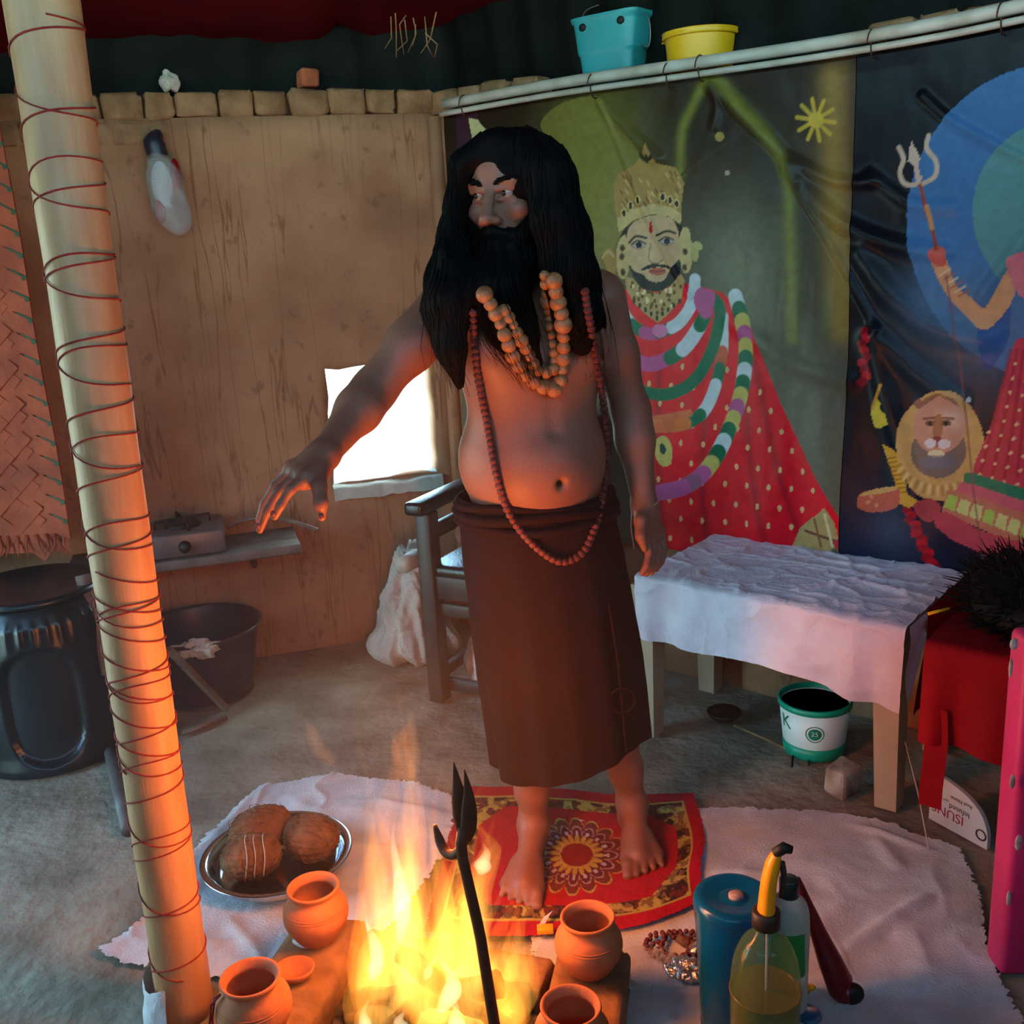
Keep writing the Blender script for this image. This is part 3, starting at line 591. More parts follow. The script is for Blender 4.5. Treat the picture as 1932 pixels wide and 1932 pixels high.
# ------------------------------------------------------------------ implicit surfaces (bodies, lumps)
class SDF:
    def __init__(s, lo, hi, h):
        s.lo = np.asarray(lo, float); s.h = h; s.n = np.ceil((np.asarray(hi, float) - s.lo) / h).astype(int) + 1
        s.d = np.full(s.n, 9.0, np.float32)
    def _reg(s, lo, hi):
        a = np.maximum(np.floor((lo - s.lo) / s.h).astype(int), 0); b = np.minimum(np.ceil((hi - s.lo) / s.h).astype(int) + 1, s.n)
        if (b <= a).any(): return None
        ax = [s.lo[k] + s.h * np.arange(a[k], b[k]) for k in range(3)]
        return tuple(slice(a[k], b[k]) for k in range(3)), np.stack(np.meshgrid(*ax, indexing='ij'), -1)
    def _put(s, sl, di, k, sub=False):
        d = s.d[sl]; di = di.astype(np.float32)
        if sub:
            di = -di
            h = np.clip(.5 - .5 * (d - di) / k, 0, 1); s.d[sl] = d * (1 - h) + di * h + k * h * (1 - h)
        else:
            h = np.clip(.5 + .5 * (d - di) / k, 0, 1); s.d[sl] = d * (1 - h) + di * h - k * h * (1 - h)
    def rc(s, a, b, ra, rb, k=.02, sub=False):
        a = np.asarray(a, float); b = np.asarray(b, float); m = max(ra, rb) + k + 2 * s.h
        r = s._reg(np.minimum(a, b) - m, np.maximum(a, b) + m)
        if r is None: return s
        sl, P = r; v = b - a; t = np.clip(((P - a) @ v) / (v @ v + 1e-12), 0, 1)
        s._put(sl, np.linalg.norm(P - a - t[..., None] * v, axis=-1) - (ra + (rb - ra) * t), k, sub); return s
    def chain(s, pts, rs, k=.02):
        for i in range(len(pts) - 1): s.rc(pts[i], pts[i + 1], rs[i], rs[i + 1], k)
        return s
    def el(s, c, r, R=None, k=.02, sub=False):
        c = np.asarray(c, float); r = np.asarray(r, float); m = r.max() + k + 2 * s.h; q = s._reg(c - m, c + m)
        if q is None: return s
        sl, P = q; P = P - c
        if R is not None: P = P @ np.asarray(R)
        k0 = np.linalg.norm(P / r, axis=-1); k1 = np.linalg.norm(P / (r * r), axis=-1)
        s._put(sl, np.where(k1 > 1e-9, k0 * (k0 - 1) / (k1 + 1e-12), -r.min()), k, sub); return s
    def mesh(s, smooth=1):
        d = s.d; S = d < 0; nx, ny, nz = d.shape
        c = np.zeros((nx - 1, ny - 1, nz - 1), np.int8); offs = [(i, j, k) for i in (0, 1) for j in (0, 1) for k in (0, 1)]
        for i, j, k in offs: c += S[i:nx - 1 + i, j:ny - 1 + j, k:nz - 1 + k]
        mask = (c > 0) & (c < 8); cells = np.argwhere(mask); idx = np.full(mask.shape, -1, np.int64); idx[mask] = np.arange(len(cells))
        pos = np.zeros((len(cells), 3)); cnt = np.zeros(len(cells))
        for a in offs:
            for ax in range(3):
                if a[ax]: continue
                b = list(a); b[ax] = 1
                d0 = d[tuple((cells + a).T)]; d1 = d[tuple((cells + b).T)]; x = (d0 < 0) != (d1 < 0); t = np.where(x, d0 / (d0 - d1 + 1e-12), 0)
                q = np.repeat(np.array(a, float)[None], len(cells), 0); q[:, ax] += t; pos[x] += q[x]; cnt[x] += 1
        V = s.lo + s.h * (cells + pos / cnt[:, None]); F = []
        for ax in range(3):
            u, w = (ax + 1) % 3, (ax + 2) % 3
            s0 = [slice(None)] * 3; s1 = [slice(None)] * 3; s0[ax] = slice(0, -1); s1[ax] = slice(1, None)
            e = np.argwhere(S[tuple(s0)] != S[tuple(s1)]); e = e[(e[:, u] > 0) & (e[:, w] > 0) & (e[:, u] < d.shape[u] - 1) & (e[:, w] < d.shape[w] - 1)]
            eu = np.zeros(3, int); eu[u] = 1; ew = np.zeros(3, int); ew[w] = 1
            q = np.stack([idx[tuple(x.T)] for x in (e - eu - ew, e - ew, e, e - eu)], 1)
            ins = S[tuple(e.T)]; q[~ins] = q[~ins][:, ::-1]; F.append(q)
        F = np.concatenate(F); F = F[(F >= 0).all(1)]
        for _ in range(smooth):
            A_ = np.zeros_like(V); n_ = np.zeros(len(V))
            for k in range(4):
                a, b = F[:, k], F[:, (k + 1) % 4]
                np.add.at(A_, a, V[b]); np.add.at(n_, a, 1); np.add.at(A_, b, V[a]); np.add.at(n_, b, 1)
            V = V * .4 + .6 * A_ / np.maximum(n_, 1)[:, None]
        return V, F
def vadd(mb, VF): mb.add(VF[0], VF[1].tolist()); return mb

# ------------------------------------------------------------------ the standing man
TY = math.radians(20); TF = np.array([math.sin(TY), -math.cos(TY), 0]); TL = np.array([math.cos(TY), math.sin(TY), 0]); UZ = np.array([0, 0, 1.0])
TR = np.stack([TL, -TF, UZ], 1)
def tp(c, l, f, u): return np.asarray(c, float) + l * TL + f * TF + u * UZ
PB = np.array([.09, 2.24, 0.0])
man = thing('person', 'barefoot bearded man in dark wraparound cloth holding one arm out over the fire', 'person', PB)
b = SDF((-.62, 1.70, -.01), (.46, 2.50, 1.52), .0042)
C0 = np.array([.052, 2.225, 0])
b.el(tp(C0, .02, -.02, .86), (.168, .125, .13), TR, .03)
b.el(tp(C0, 0, .0, 1.02), (.168, .125, .16), TR, .04).el(tp(C0, .0, .055, 1.00), (.125, .105, .115), TR, .05).el(tp(C0, .0, .02, 1.22), (.158, .108, .18), TR, .05)
for sgn in (-1, 1):
    b.el(tp(C0, sgn * .072, .085, 1.265), (.08, .042, .062), TR, .035)
    b.rc(tp(C0, sgn * .03, -.02, 1.42), tp(C0, sgn * .13, -.015, 1.372), .05, .052, .05)
b.el(tp(C0, 0, .0, 1.33), (.15, .085, .07), TR, .05)
b.rc(tp(C0, 0, -.01, 1.36), (.045, 2.205, 1.50), .062, .058, .04)
b.rc(tp(C0, .0, .172, .992), tp(C0, .0, .13, .985), .007, .007, .014, True); b.el(tp(C0, 0, .175, .985), (.011, .02, .014), TR, .012, True)
b.rc(tp(C0, 0, .135, 1.22), tp(C0, 0, .142, 1.10), .004, .004, .03, True)
# right arm (reaching to the left of the picture) with its hand
sh = np.array([-.108, 2.175, 1.362]); elb = A(704, 748, 2.07); wr = A(612, 868, 1.90)
mid = (sh + elb) / 2 + np.array([.0, 0, .004]); fa = elb + (wr - elb) * .3
b.chain([sh, mid, elb, fa, wr], [.060, .050, .041, .042, .0275], .03)
kn = [A(578, 908, 1.84), A(566, 902, 1.865), A(556, 896, 1.89), A(550, 892, 1.915)]
for k in kn: b.rc(wr, k, .022, .0135, .018)
b.rc(kn[0], kn[3], .0135, .0125, .012)
def finger(p, r, k=.006): b.chain(p, np.linspace(r[0], r[1], len(p)), k)
finger([kn[0], A(548, 934, 1.815), A(530, 964, 1.808), A(519, 986, 1.812)], (.0112, .0075))
finger([kn[1], A(527, 936, 1.85), A(505, 974, 1.842), A(491, 1010, 1.845)], (.0115, .0078))
finger([kn[2], A(520, 928, 1.885), A(500, 960, 1.883), A(489, 992, 1.885)], (.011, .0074))
finger([kn[3], A(522, 920, 1.92), A(508, 944, 1.92), A(500, 966, 1.92)], (.0098, .0068))
th0 = A(603, 898, 1.865)
b.rc(wr, th0, .021, .017, .016); b.chain([th0, A(604, 930, 1.82), A(606, 958, 1.80), A(608, 985, 1.80)], [.017, .0135, .0125, .0088], .01)
b.rc(th0, A(575, 925, 1.845), .014, .010, .02)
# left arm hanging
sh2 = np.array([.215, 2.285, 1.352]); elb2 = np.array([.285, 2.325, 1.09]); wr2 = A(1216, 962, 2.25)
b.chain([sh2, (sh2 + elb2) / 2, elb2, elb2 + (wr2 - elb2) * .3, wr2], [.060, .049, .041, .041, .027], .03)
kx = [A(1218 + 9 * i, 1012 + (3 - i) * 2, 2.20 + .022 * i) for i in range(4)]
for k in kx: b.rc(wr2, k, .022, .0130, .018)
b.rc(kx[0], kx[3], .013, .012, .012)
for i, k in enumerate(kx): finger([k, k + np.array([.006, -.012, -.036]), k + np.array([-.002, -.026, -.062]), k + np.array([-.014, -.03, -.080 - .004 * (i in (1, 2))])], (.0105, .0074))
t0 = A(1209, 990, 2.20); b.rc(wr2, t0, .02, .015, .014); b.chain([t0, t0 + np.array([-.004, -.022, -.030]), t0 + np.array([.004, -.03, -.058])], [.015, .012, .0085], .008)
# legs and feet
for hip, knee, ank, heel, toe, side in (((.03, 2.27, .84), (.012, 2.19, .47), (.012, 2.255, .085), (.010, 2.275, .032), (-.026, 2.035, .016), 1), ((.12, 2.27, .84), (.205, 2.24, .47), (.264, 2.325, .085), (.262, 2.345, .032), (.262, 2.125, .016), -1)):
    hip, knee, ank, heel, toe = map(np.array, (hip, knee, ank, heel, toe))
    calf = knee + (ank - knee) * .3 + np.array([0, .012, 0])
    b.chain([hip, knee, calf, knee + (ank - knee) * .72, ank], [.080, .050, .055, .039, .034], .03)
    b.rc(ank + np.array([0, .0, -.005]), heel, .034, .031, .02)
    fd = nrm(toe - heel); fl = np.array([-fd[1], fd[0], 0]) * -1      # fl -> viewer left
    ball = toe - fd * .055
    b.rc(heel, ball, .030, .024, .02); b.rc(ank + fd * .02, ball + UZ * .012, .034, .02, .03)
    for i in range(5):
        off = (i - 1.6) * .0195 * side * 1.0
        base = ball + fl * off + UZ * -.002 - fd * .004 * abs(i - 1); ln = (.058, .052, .046, .039, .032)[i]; rr = (.0145, .0105, .010, .0095, .0090)[i]
        b.rc(ball - fd * .06 + fl * off * .5 + UZ * .012, base, .02, .016, .02)
        tip = base + fd * ln + fl * off * .12; tip[2] = .011
        b.chain([base, base + fd * ln * .55 + UZ * .004, tip], [.015, rr, rr * .92], .006)
BV, BF = b.mesh(2)
# head, finer
HC = np.array([.036, 2.17, 1.565]); YW = math.radians(30)
HF = nrm((-math.sin(YW), -math.cos(YW), -.08)); HL = nrm((math.cos(YW), -math.sin(YW), .03)); HU = np.cross(HL, -HF); HU = nrm(HU if HU[2] > 0 else -HU)
HR = np.stack([HL, -HF, HU], 1)
def hp(l, f, u): return HC + l * HL + f * HF + u * HU
h = SDF(HC - .16, HC + .16, .0024)
h.el(hp(0, -.018, .035), (.078, .1, .092), HR, .02).el(hp(0, .03, -.05), (.058, .058, .078), HR, .03).el(hp(0, .066, -.105), (.028, .022, .022), HR, .02)
h.el(hp(0, .045, .058), (.058, .042, .048), HR, .03).rc(hp(-.045, .074, .036), hp(.045, .074, .036), .0125, .0125, .014)
h.rc(hp(0, -.01, -.06), hp(0, -.03, -.15), .055, .058, .03)
for s_ in (-1, 1):
    h.el(hp(s_ * .044, .062, -.018), (.024, .022, .022), HR, .018); h.el(hp(s_ * .079, -.008, .0), (.010, .026, .034), HR, .01)
    h.el(hp(s_ * .032, .096, .014), (.019, .016, .0125), HR, .012, True)
h.rc(hp(0, .086, .026), hp(0, .112, -.024), .0085, .0125, .012).el(hp(0, .115, -.03), (.0135, .013, .0115), HR, .008)
for s_ in (-1, 1):
    h.el(hp(s_ * .0155, .100, -.034), (.010, .013, .0095), HR, .007); h.el(hp(s_ * .007, .110, -.044), (.0045, .006, .004), HR, .003, True)
    h.rc(hp(s_ * .016, .0855, .024), hp(s_ * .046, .078, .022), .0058, .005, .006); h.rc(hp(s_ * .018, .083, .004), hp(s_ * .044, .076, .005), .0048, .0045, .006)
h.el(hp(0, .094, -.062), (.024, .012, .0068), HR, .006).el(hp(0, .093, -.075), (.021, .012, .0075), HR, .006)
HV, HFc = h.mesh(1)
body = MB(); vadd(body, (BV, BF)); vadd(body, (HV, HFc))
mk('body', body, M['skin'], man)
BVH = BVHTree.FromPolygons(BV.tolist(), BF.tolist())
for s_ in (-1, 1):
    c = hp(s_ * .032, .0735, .0145); e = mk('eye', MB().ell(c, (.0132,) * 3, 18, 12), M['eyewhite'], man)
    gz = nrm(HF * .9 - HL * .25); mk('iris', MB().ell(c + gz * .0092, (.0064, .0064, .0064), 14, 10), M['iris'], e)
    br = MB()
    for k in range(80):
        u = k / 79; r0 = hp(s_ * (.013 + .040 * u), (.0935 - .016 * u ** 2), .0345 + .008 * math.sin(u * 2.6) + .0022 * RNG.normal()); br.tube([r0 - HF * .001, r0 + HF * .001 + s_ * HL * .005 + HU * .001, r0 + s_ * HL * .010 - HF * .001], [.0015, .0013, .0005], 4)
    mk('eyebrow', br, M['hair'], man)
# nails
for p, d_ in ((A(608, 981, 1.795), (0, -.6, -.4)), (A(519, 981, 1.806), (-.3, -.6, .4)), (A(491, 1004, 1.838), (-.4, -.5, .4))):
    mk('fingernail', MB().ell(p + .005 * nrm(d_), (.005, .003, .006), 10, 6), M['lip'], man)
# hair: a dense mass plus loose strands
hs = SDF(HC + np.array([-.34, -.32, -.50]), HC + np.array([.34, .26, .18]), .0048)
hs.el(hp(0, -.022, .032), (.098, .122, .098), HR, .02)
LEFT = [A(930, 288, 2.12), A(880, 325, 2.13), A(862, 400, 2.13), A(854, 490, 2.10), A(848, 580, 2.07), A(852, 670, 2.05), A(868, 735, 2.05)]
LEFT2 = [A(945, 292, 2.16), A(896, 340, 2.20), A(872, 450, 2.20), A(850, 540, 2.17), A(842, 600, 2.12), A(845, 650, 2.09)]
RIGHT = [A(985, 288, 2.12), A(1030, 335, 2.08), A(1044, 420, 2.06), A(1072, 520, 2.07), A(1090, 600, 2.08), A(1098, 660, 2.10)]
RIGHT2 = [A(995, 290, 2.16), A(1040, 350, 2.16), A(1062, 450, 2.18), A(1080, 540, 2.2), A(1095, 620, 2.2), A(1105, 690, 2.2)]
hs.chain(LEFT, [.035, .030, .022, .032, .040, .026, .008], .02); hs.chain(LEFT2, [.035, .04, .042, .046, .045, .03], .03)
hs.chain(RIGHT, [.035, .036, .040, .050, .046, .02], .02); hs.chain(RIGHT2, [.035, .045, .052, .052, .046, .025], .03)
hs.chain([hp(0, -.1, .04), hp(0, -.12, -.1), np.array([.05, 2.33, 1.3]), np.array([.06, 2.35, 1.15])], [.08, .085, .09, .04], .04)
hs.el(hp(-.004, .128, .0), (.064, .078, .070), HR, .016, True); hs.rc(hp(-.01, .12, .045), hp(-.01, .15, -.05), .040, .066, .015, True)
# beard and moustache
hs.el(hp(0, .042, -.112), (.070, .054, .055), HR, .02).chain([hp(0, .062, -.125), A(938, 560, 2.095), A(968, 630, 2.085), A(1012, 700, 2.09)], [.055, .058, .045, .012], .03)
for s_ in (-1, 1):
    hs.rc(hp(s_ * .004, .102, -.054), hp(s_ * .05, .076, -.072), .0105, .013, .01); hs.rc(hp(s_ * .004, .092, -.078), hp(s_ * .04, .07, -.085), .012, .014, .01); hs.rc(hp(s_ * .052, .066, -.062), hp(s_ * .07, .03, -.03), .016, .018, .015)
HSV, HSF = hs.mesh(1)
hair = MB(); vadd(hair, (HSV, HSF))
def strands(guides, n, r, spread, drop=.0, face=True):
    Gs = [resample(spline(g_, 6), 11) for g_ in guides]
    for _ in range(n):
        w = RNG.random(len(Gs)) ** 3 + 1e-3; w /= w.sum(); P = sum(a * g_ for a, g_ in zip(w, Gs)).copy()
        o = RNG.normal(size=3) * spread; t = np.linspace(0, 1, 11)[:, None]
        P += o * (.35 + .9 * t) + np.array([0, 0, -drop]) * t * RNG.random() + .006 * np.sin(t * 9 + RNG.random() * 6) * RNG.normal(size=3)
        q = P - HC; fl_, ff_, fu_ = q @ HL, q @ HF, q @ HU
        if face and ((fl_ > -.062) & (fl_ < .052) & (fu_ > -.05) & (fu_ < .066) & (ff_ > .02)).any(): continue
        cut = int(6 + 5 * RNG.random()); hair.tube(P[:cut + 1] if cut < 10 else P, np.linspace(r, r * .3, min(cut + 1, 11)), 3, caps=False)
strands([LEFT, LEFT2, [A(900, 315, 2.06), A(858, 420, 2.05), A(835, 520, 2.06), A(822, 600, 2.05), A(835, 700, 2.03), A(868, 775, 2.02)]], 420, .0016, .016, .03)
strands([RIGHT, RIGHT2, [A(1030, 310, 2.12), A(1066, 400, 2.12), A(1096, 500, 2.14), A(1118, 600, 2.16), A(1124, 690, 2.18)]], 420, .0016, .016, .04)
strands([[A(880, 340, 2.1), A(848, 430, 2.1), A(822, 520, 2.1), A(808, 590, 2.1)], [A(870, 400, 2.1), A(838, 500, 2.1), A(806, 570, 2.1)]], 26, .0008, .008)
strands([[hp(-.05, .06, -.09), A(900, 560, 2.06), A(920, 640, 2.06), A(975, 715, 2.06)], [hp(.05, .06, -.09), A(985, 560, 2.05), A(1000, 640, 2.05), A(1015, 725, 2.07)], [hp(0, .085, -.1), A(940, 570, 2.035), A(965, 650, 2.04), A(1005, 720, 2.06)]], 380, .0014, .012, face=False)
HB = BVHTree.FromPolygons(HSV.tolist(), HSF.tolist())
for k in RNG.integers(0, len(HSV), 1500):
    p = HSV[k].copy(); P = []
    if HSV[k][1] > 2.32: continue
    for _ in range(9):
        co, no, _i, _d = HB.find_nearest(Vector(p))
        if co is None: break
        n_ = np.array(no); P.append(np.array(co) + n_ * .0012); gdir = np.array([0, 0, -1.0]) + .12 * RNG.normal(size=3); t_ = gdir - n_ * (gdir @ n_)
        if np.linalg.norm(t_) < .15: t_ = gdir
        p = np.array(co) + nrm(t_) * .02
    P = np.array(P); q = P - HC
    if len(P) > 4 and not (((q @ HL > -.06) & (q @ HL < .05) & (q @ HU > -.046) & (q @ HU < .062) & (q @ HF > .03)).any()): hair.tube(P, np.linspace(.0026, .0008, len(P)), 4, caps=False)
mk('hair', hair, M['hair'], man)
# wraparound cloth
def wrap(U, V, grow=0.0):
    z = .295 + (.935 - .295) * V; cx = np.interp(V, [0, .4, 1], [.112, .092, .052]); hx = np.interp(V, [0, .35, .75, 1], [.190, .192, .184, .172]); hy = np.interp(V, [0, .5, .9, 1], [.135, .145, .148, .142])
    a = U + TY; k = (1 - V) ** .8
    f = 1 + .045 * k * np.sin(U * 7 + 2.2 * np.sin(U * 2)) + .02 * k * np.sin(U * 15 + 1) + .012 * fbm(U * 3, V * 7, 3) + grow
    lx, ly = hx * np.cos(U) * f, hy * np.sin(U) * f
    z = z + (1 - V) * (.022 * np.cos(U - .2) - .012 * np.sin(U * 2)) + V * (.006 * np.cos(U + 2.4))
    return cx + lx * math.cos(TY * .6) - ly * math.sin(TY * .6), 2.235 + .0 * V + lx * math.sin(TY * .6) + ly * math.cos(TY * .6), z
lg = MB(); lg.grid(wrap, np.linspace(0, 2 * math.pi, 150, endpoint=False), np.linspace(0, 1, 70), cu=True)
lg.grid(lambda U, V: wrap(U, V, -.02), np.linspace(0, 2 * math.pi, 150, endpoint=False), np.linspace(1, 0, 20), cu=True)
skirt = mk('wraparound_cloth', lg, M['lungi'], man)
wb = MB()
for z0, g0, r_ in ((.925, .012, .010), (.905, .02, .013), (.882, .014, .011)):
    t = np.linspace(0, 2 * math.pi, 90); x, y, z = wrap(t, np.full(90, (z0 - .295) / .64), g0); wb.tube(np.stack([x, y, z + .005 * np.sin(3 * t + z0 * 90)], 1), r_, 8, caps=False)
mk('waist_fold', wb, M['lungi'], skirt)
x, y, z = wrap(np.full(9, -math.pi / 2 + .55), np.linspace(.62, .02, 9), .05)
mk('hanging_cord', MB().tube(np.stack([x, y, z], 1), .003, 6).tube([np.array([x[5] + .03 * math.sin(k), y[5] - .012, z[5] + .03 * math.cos(k)]) for k in np.linspace(0, 6.3, 16)], .003, 6), M['lungi'], skirt)
skb = lg; SB = BVHTree.FromPolygons(skb.arr().tolist(), [list(f) for f in skb.f]); HB = BVHTree.FromPolygons(HSV.tolist(), HSF.tolist())
def drape(px, py, r, use=(0, 1)):
    d = Vector(nrm(ray(px, py))); best = None
    for k in use:
        hit = (BVH, SB, HB)[k].ray_cast(Vector(CAMP), d)
        if hit[0] is not None and (best is None or hit[3] < best): best = hit[3]
    return None if best is None else CAMP + np.array(d) * (best - r * 1.05)
def rosary(name, label, path, n, r, m, loopmat, ribbed, use=(0, 1), jit=0):
    P = resample(spline(path, 8), n); Q = [drape(x, y, r, use) for x, y in P]; ok = [i for i, q in enumerate(Q) if q is not None]
    Ys = np.interp(range(n), ok, [Q[i][1] for i in ok]); Ys = np.convolve(np.pad(Ys, 3, mode='edge'), np.ones(7) / 7, 'valid')
    Ys = np.minimum(Ys, np.array([Q[i][1] if Q[i] is not None else 9 for i in range(n)]))
    Q = [A(P[i, 0], P[i, 1], Ys[i]) for i in range(n)]
    o = thing(name, label, 'necklace', Q[n // 2]); proto = None
    for i, q in enumerate(Q):
        if proto is None:
            bb = MB(); prof = [(.12 * r, -.95 * r), (.5 * r, -.86 * r), (.85 * r, -.5 * r), (r, 0), (.85 * r, .5 * r), (.5 * r, .86 * r), (.12 * r, .95 * r), (.16 * r, .7 * r), (.0, .6 * r)]
            bb.lathe(prof, n=14 if ribbed else 16); V = bb.v[0]
            if ribbed: a = np.arctan2(V[:, 1], V[:, 0]); V[:, :2] *= (1 + .09 * np.cos(a * 5))[:, None]
            proto = mk('bead', (V + ORG[o.name], bb.f), m, o); be = proto
        else: be = proto.copy(); COL.objects.link(be)
        be.location = Vector(q - ORG[o.name]); t_ = nrm(Q[min(i + 1, n - 1)] - Q[max(i - 1, 0)]); s_ = 1 + jit * RNG.normal()
        be.rotation_euler = Vector(nrm(t_ + RNG.normal(size=3) * (.25 if jit else .1))).to_track_quat('Z', 'Y').to_euler(); be.scale = (s_, s_, s_)
    mk('cord', MB().tube(Q, r * .12, 5), loopmat, o); return o
rosary('bead_necklace', 'necklace of large carved wooden beads, the outer strand on the bare chest', [(915, 566), (938, 605), (958, 655), (978, 695), (1005, 728), (1046, 744), (1060, 722), (1062, 690), (1064, 650), (1062, 612), (1052, 575), (1046, 540)], 22, .0165, M['bead'], M['string'], False, (0, 2), .1)
rosary('bead_necklace', 'necklace of smaller wooden beads, the inner strand beside the beard', [(952, 596), (970, 625), (988, 660), (1003, 690), (1020, 712), (1045, 706), (1047, 680), (1042, 650), (1038, 622), (1036, 594), (1032, 565), (1028, 530)], 22, .0122, M['bead'], M['string'], False, (0, 2), .12)
rosary('prayer_beads', 'very long string of small dark red beads hanging below the waist', [(893, 600), (898, 680), (908, 750), (922, 820), (934, 890), (948, 945), (968, 990), (1000, 1030), (1040, 1062), (1070, 1068), (1102, 1048), (1124, 1000), (1138, 940), (1146, 880), (1142, 800), (1128, 700), (1112, 610), (1104, 560)], 92, .0088, M['redbead'], M['thread'], True, (0, 1, 2))
t = np.linspace(0, 2 * math.pi, 26); bc = wr2 + np.array([0, 0, .004])
mk('wrist_thread', MB().tube([bc + np.array([.031 * math.cos(k), .031 * math.sin(k), .006 * math.cos(k)]) for k in t], .0018, 5).tube([bc + np.array([-.03, -.01, 0]), bc + np.array([-.034, -.016, -.05]), bc + np.array([-.028, -.018, -.1])], .0014, 5), M['string'], man)

# ------------------------------------------------------------------ fire hearth
HZ = .10
CB = dict(BL=np.array([-.454, 1.851, 0]), BR=np.array([.103, 1.71, 0]), FL=np.array([-.522, 1.585, 0]), FR=np.array([.054, 1.476, 0]))
hc = sum(CB.values()) / 4
hearth = thing('fire_hearth', 'low mud block hearth around the burning fire, with clay pots on its corners', 'hearth', hc)
def block(p, q, w, ext, h_):
    t = nrm(q - p); n = np.cross(UZ, t); L = np.linalg.norm(q - p) + ext
    bb = MB().box((0, 0, 0), (L, w, h_), None, .018, 3, .0025); bb.v[0] = bb.v[0] @ np.stack([t, n, UZ], 1).T + (p + q) / 2 + UZ * h_ / 2
    mk('mud_block', bb, M['mudhearth'], hearth)
block(CB['BL'], CB['FL'], .16, .16, HZ); block(CB['BR'], CB['FR'], .15, .15, HZ); block(CB['BL'] + (.075, .015, 0), CB['BR'] + (-.07, .015, 0), .10, -.02, HZ * .86); block(CB['FL'] + (.075, -.03, 0), CB['FR'] + (-.07, -.03, 0), .09, -.02, HZ * .8)
g = MB(); g.grid(lambda U, V: (hc[0] + U, hc[1] + V - .24 * U, .035 + .03 * np.exp(-(U / .12) ** 2 - (V / .07) ** 2) + .02 * fbm(U * 22, V * 22, 3)), np.linspace(-.2, .2, 50), np.linspace(-.13, .13, 36))
mk('ash_bed', g, M['ash'], hearth)
LOGS = [((-.36, 1.70, .06), (-.08, 1.62, .16), .024), ((-.30, 1.58, .07), (-.14, 1.72, .17), .022), ((-.06, 1.60, .07), (-.26, 1.66, .2), .02), ((-.2, 1.74, .06), (-.2, 1.64, .17), .016), ((-.03, 1.70, .06), (-.2, 1.64, .12), .026), ((-.38, 1.62, .07), (-.22, 1.66, .10), .022)]
ADJ = ['thickest charred log lying lowest across the fire', 'charred log crossing the fire from the front left', 'charred log slanting up from the right of the fire', 'upright charred stick standing in the middle of the fire', 'charred log at the back right of the fire', 'short charred log at the left edge of the fire']
for (a, q, r_), lb in zip(LOGS, ADJ):
    P = resample(np.array([a, q]), 9) + RNG.normal(size=(9, 3)) * .004; tag(mk('firewood_log', MB().tube(P, r_ * (1 + .12 * RNG.normal(size=9)), 9), M['log'], loc=a), lb, 'log', 'logs in the fire')
FO, FY, FW, FD = mat_flame('flame_orange', (1, .31, .03), 12), mat_flame('flame_yellow', (1, .47, .08), 10), mat_flame('flame_white', (1, .80, .42), 42), mat_flame('flame_dim', (1, .30, .06), 6)
fire = thing('fire', 'tall orange and yellow flames rising from the hearth', 'fire', hc + UZ * .05)
def flame(path, w, m, Y, dY=0.0, flat=.55, prof=(.35, .9, 1.0, .8, .5, .2, .02), wob=.012):
    n = 26; P = resample(spline([A(x, y, Y + dY * k / max(1, len(path) - 1)) for k, (x, y) in enumerate(path)], 6), n)
    t = np.linspace(0, 1, n); P[:, 0] += wob * np.sin(t * 9 + RNG.random() * 6) * t; P[:, 1] += wob * np.sin(t * 7 + RNG.random() * 6) * t
    R = np.interp(t, np.linspace(0, 1, len(prof)), prof) * w * Y * 1.1 / FPX * (1 + .10 * np.sin(t * 13 + RNG.random() * 6))
    mk('flame', MB().tube(P, np.maximum(R, .0006), 16, flat=flat, up=(0, 1, 0)), m, fire)
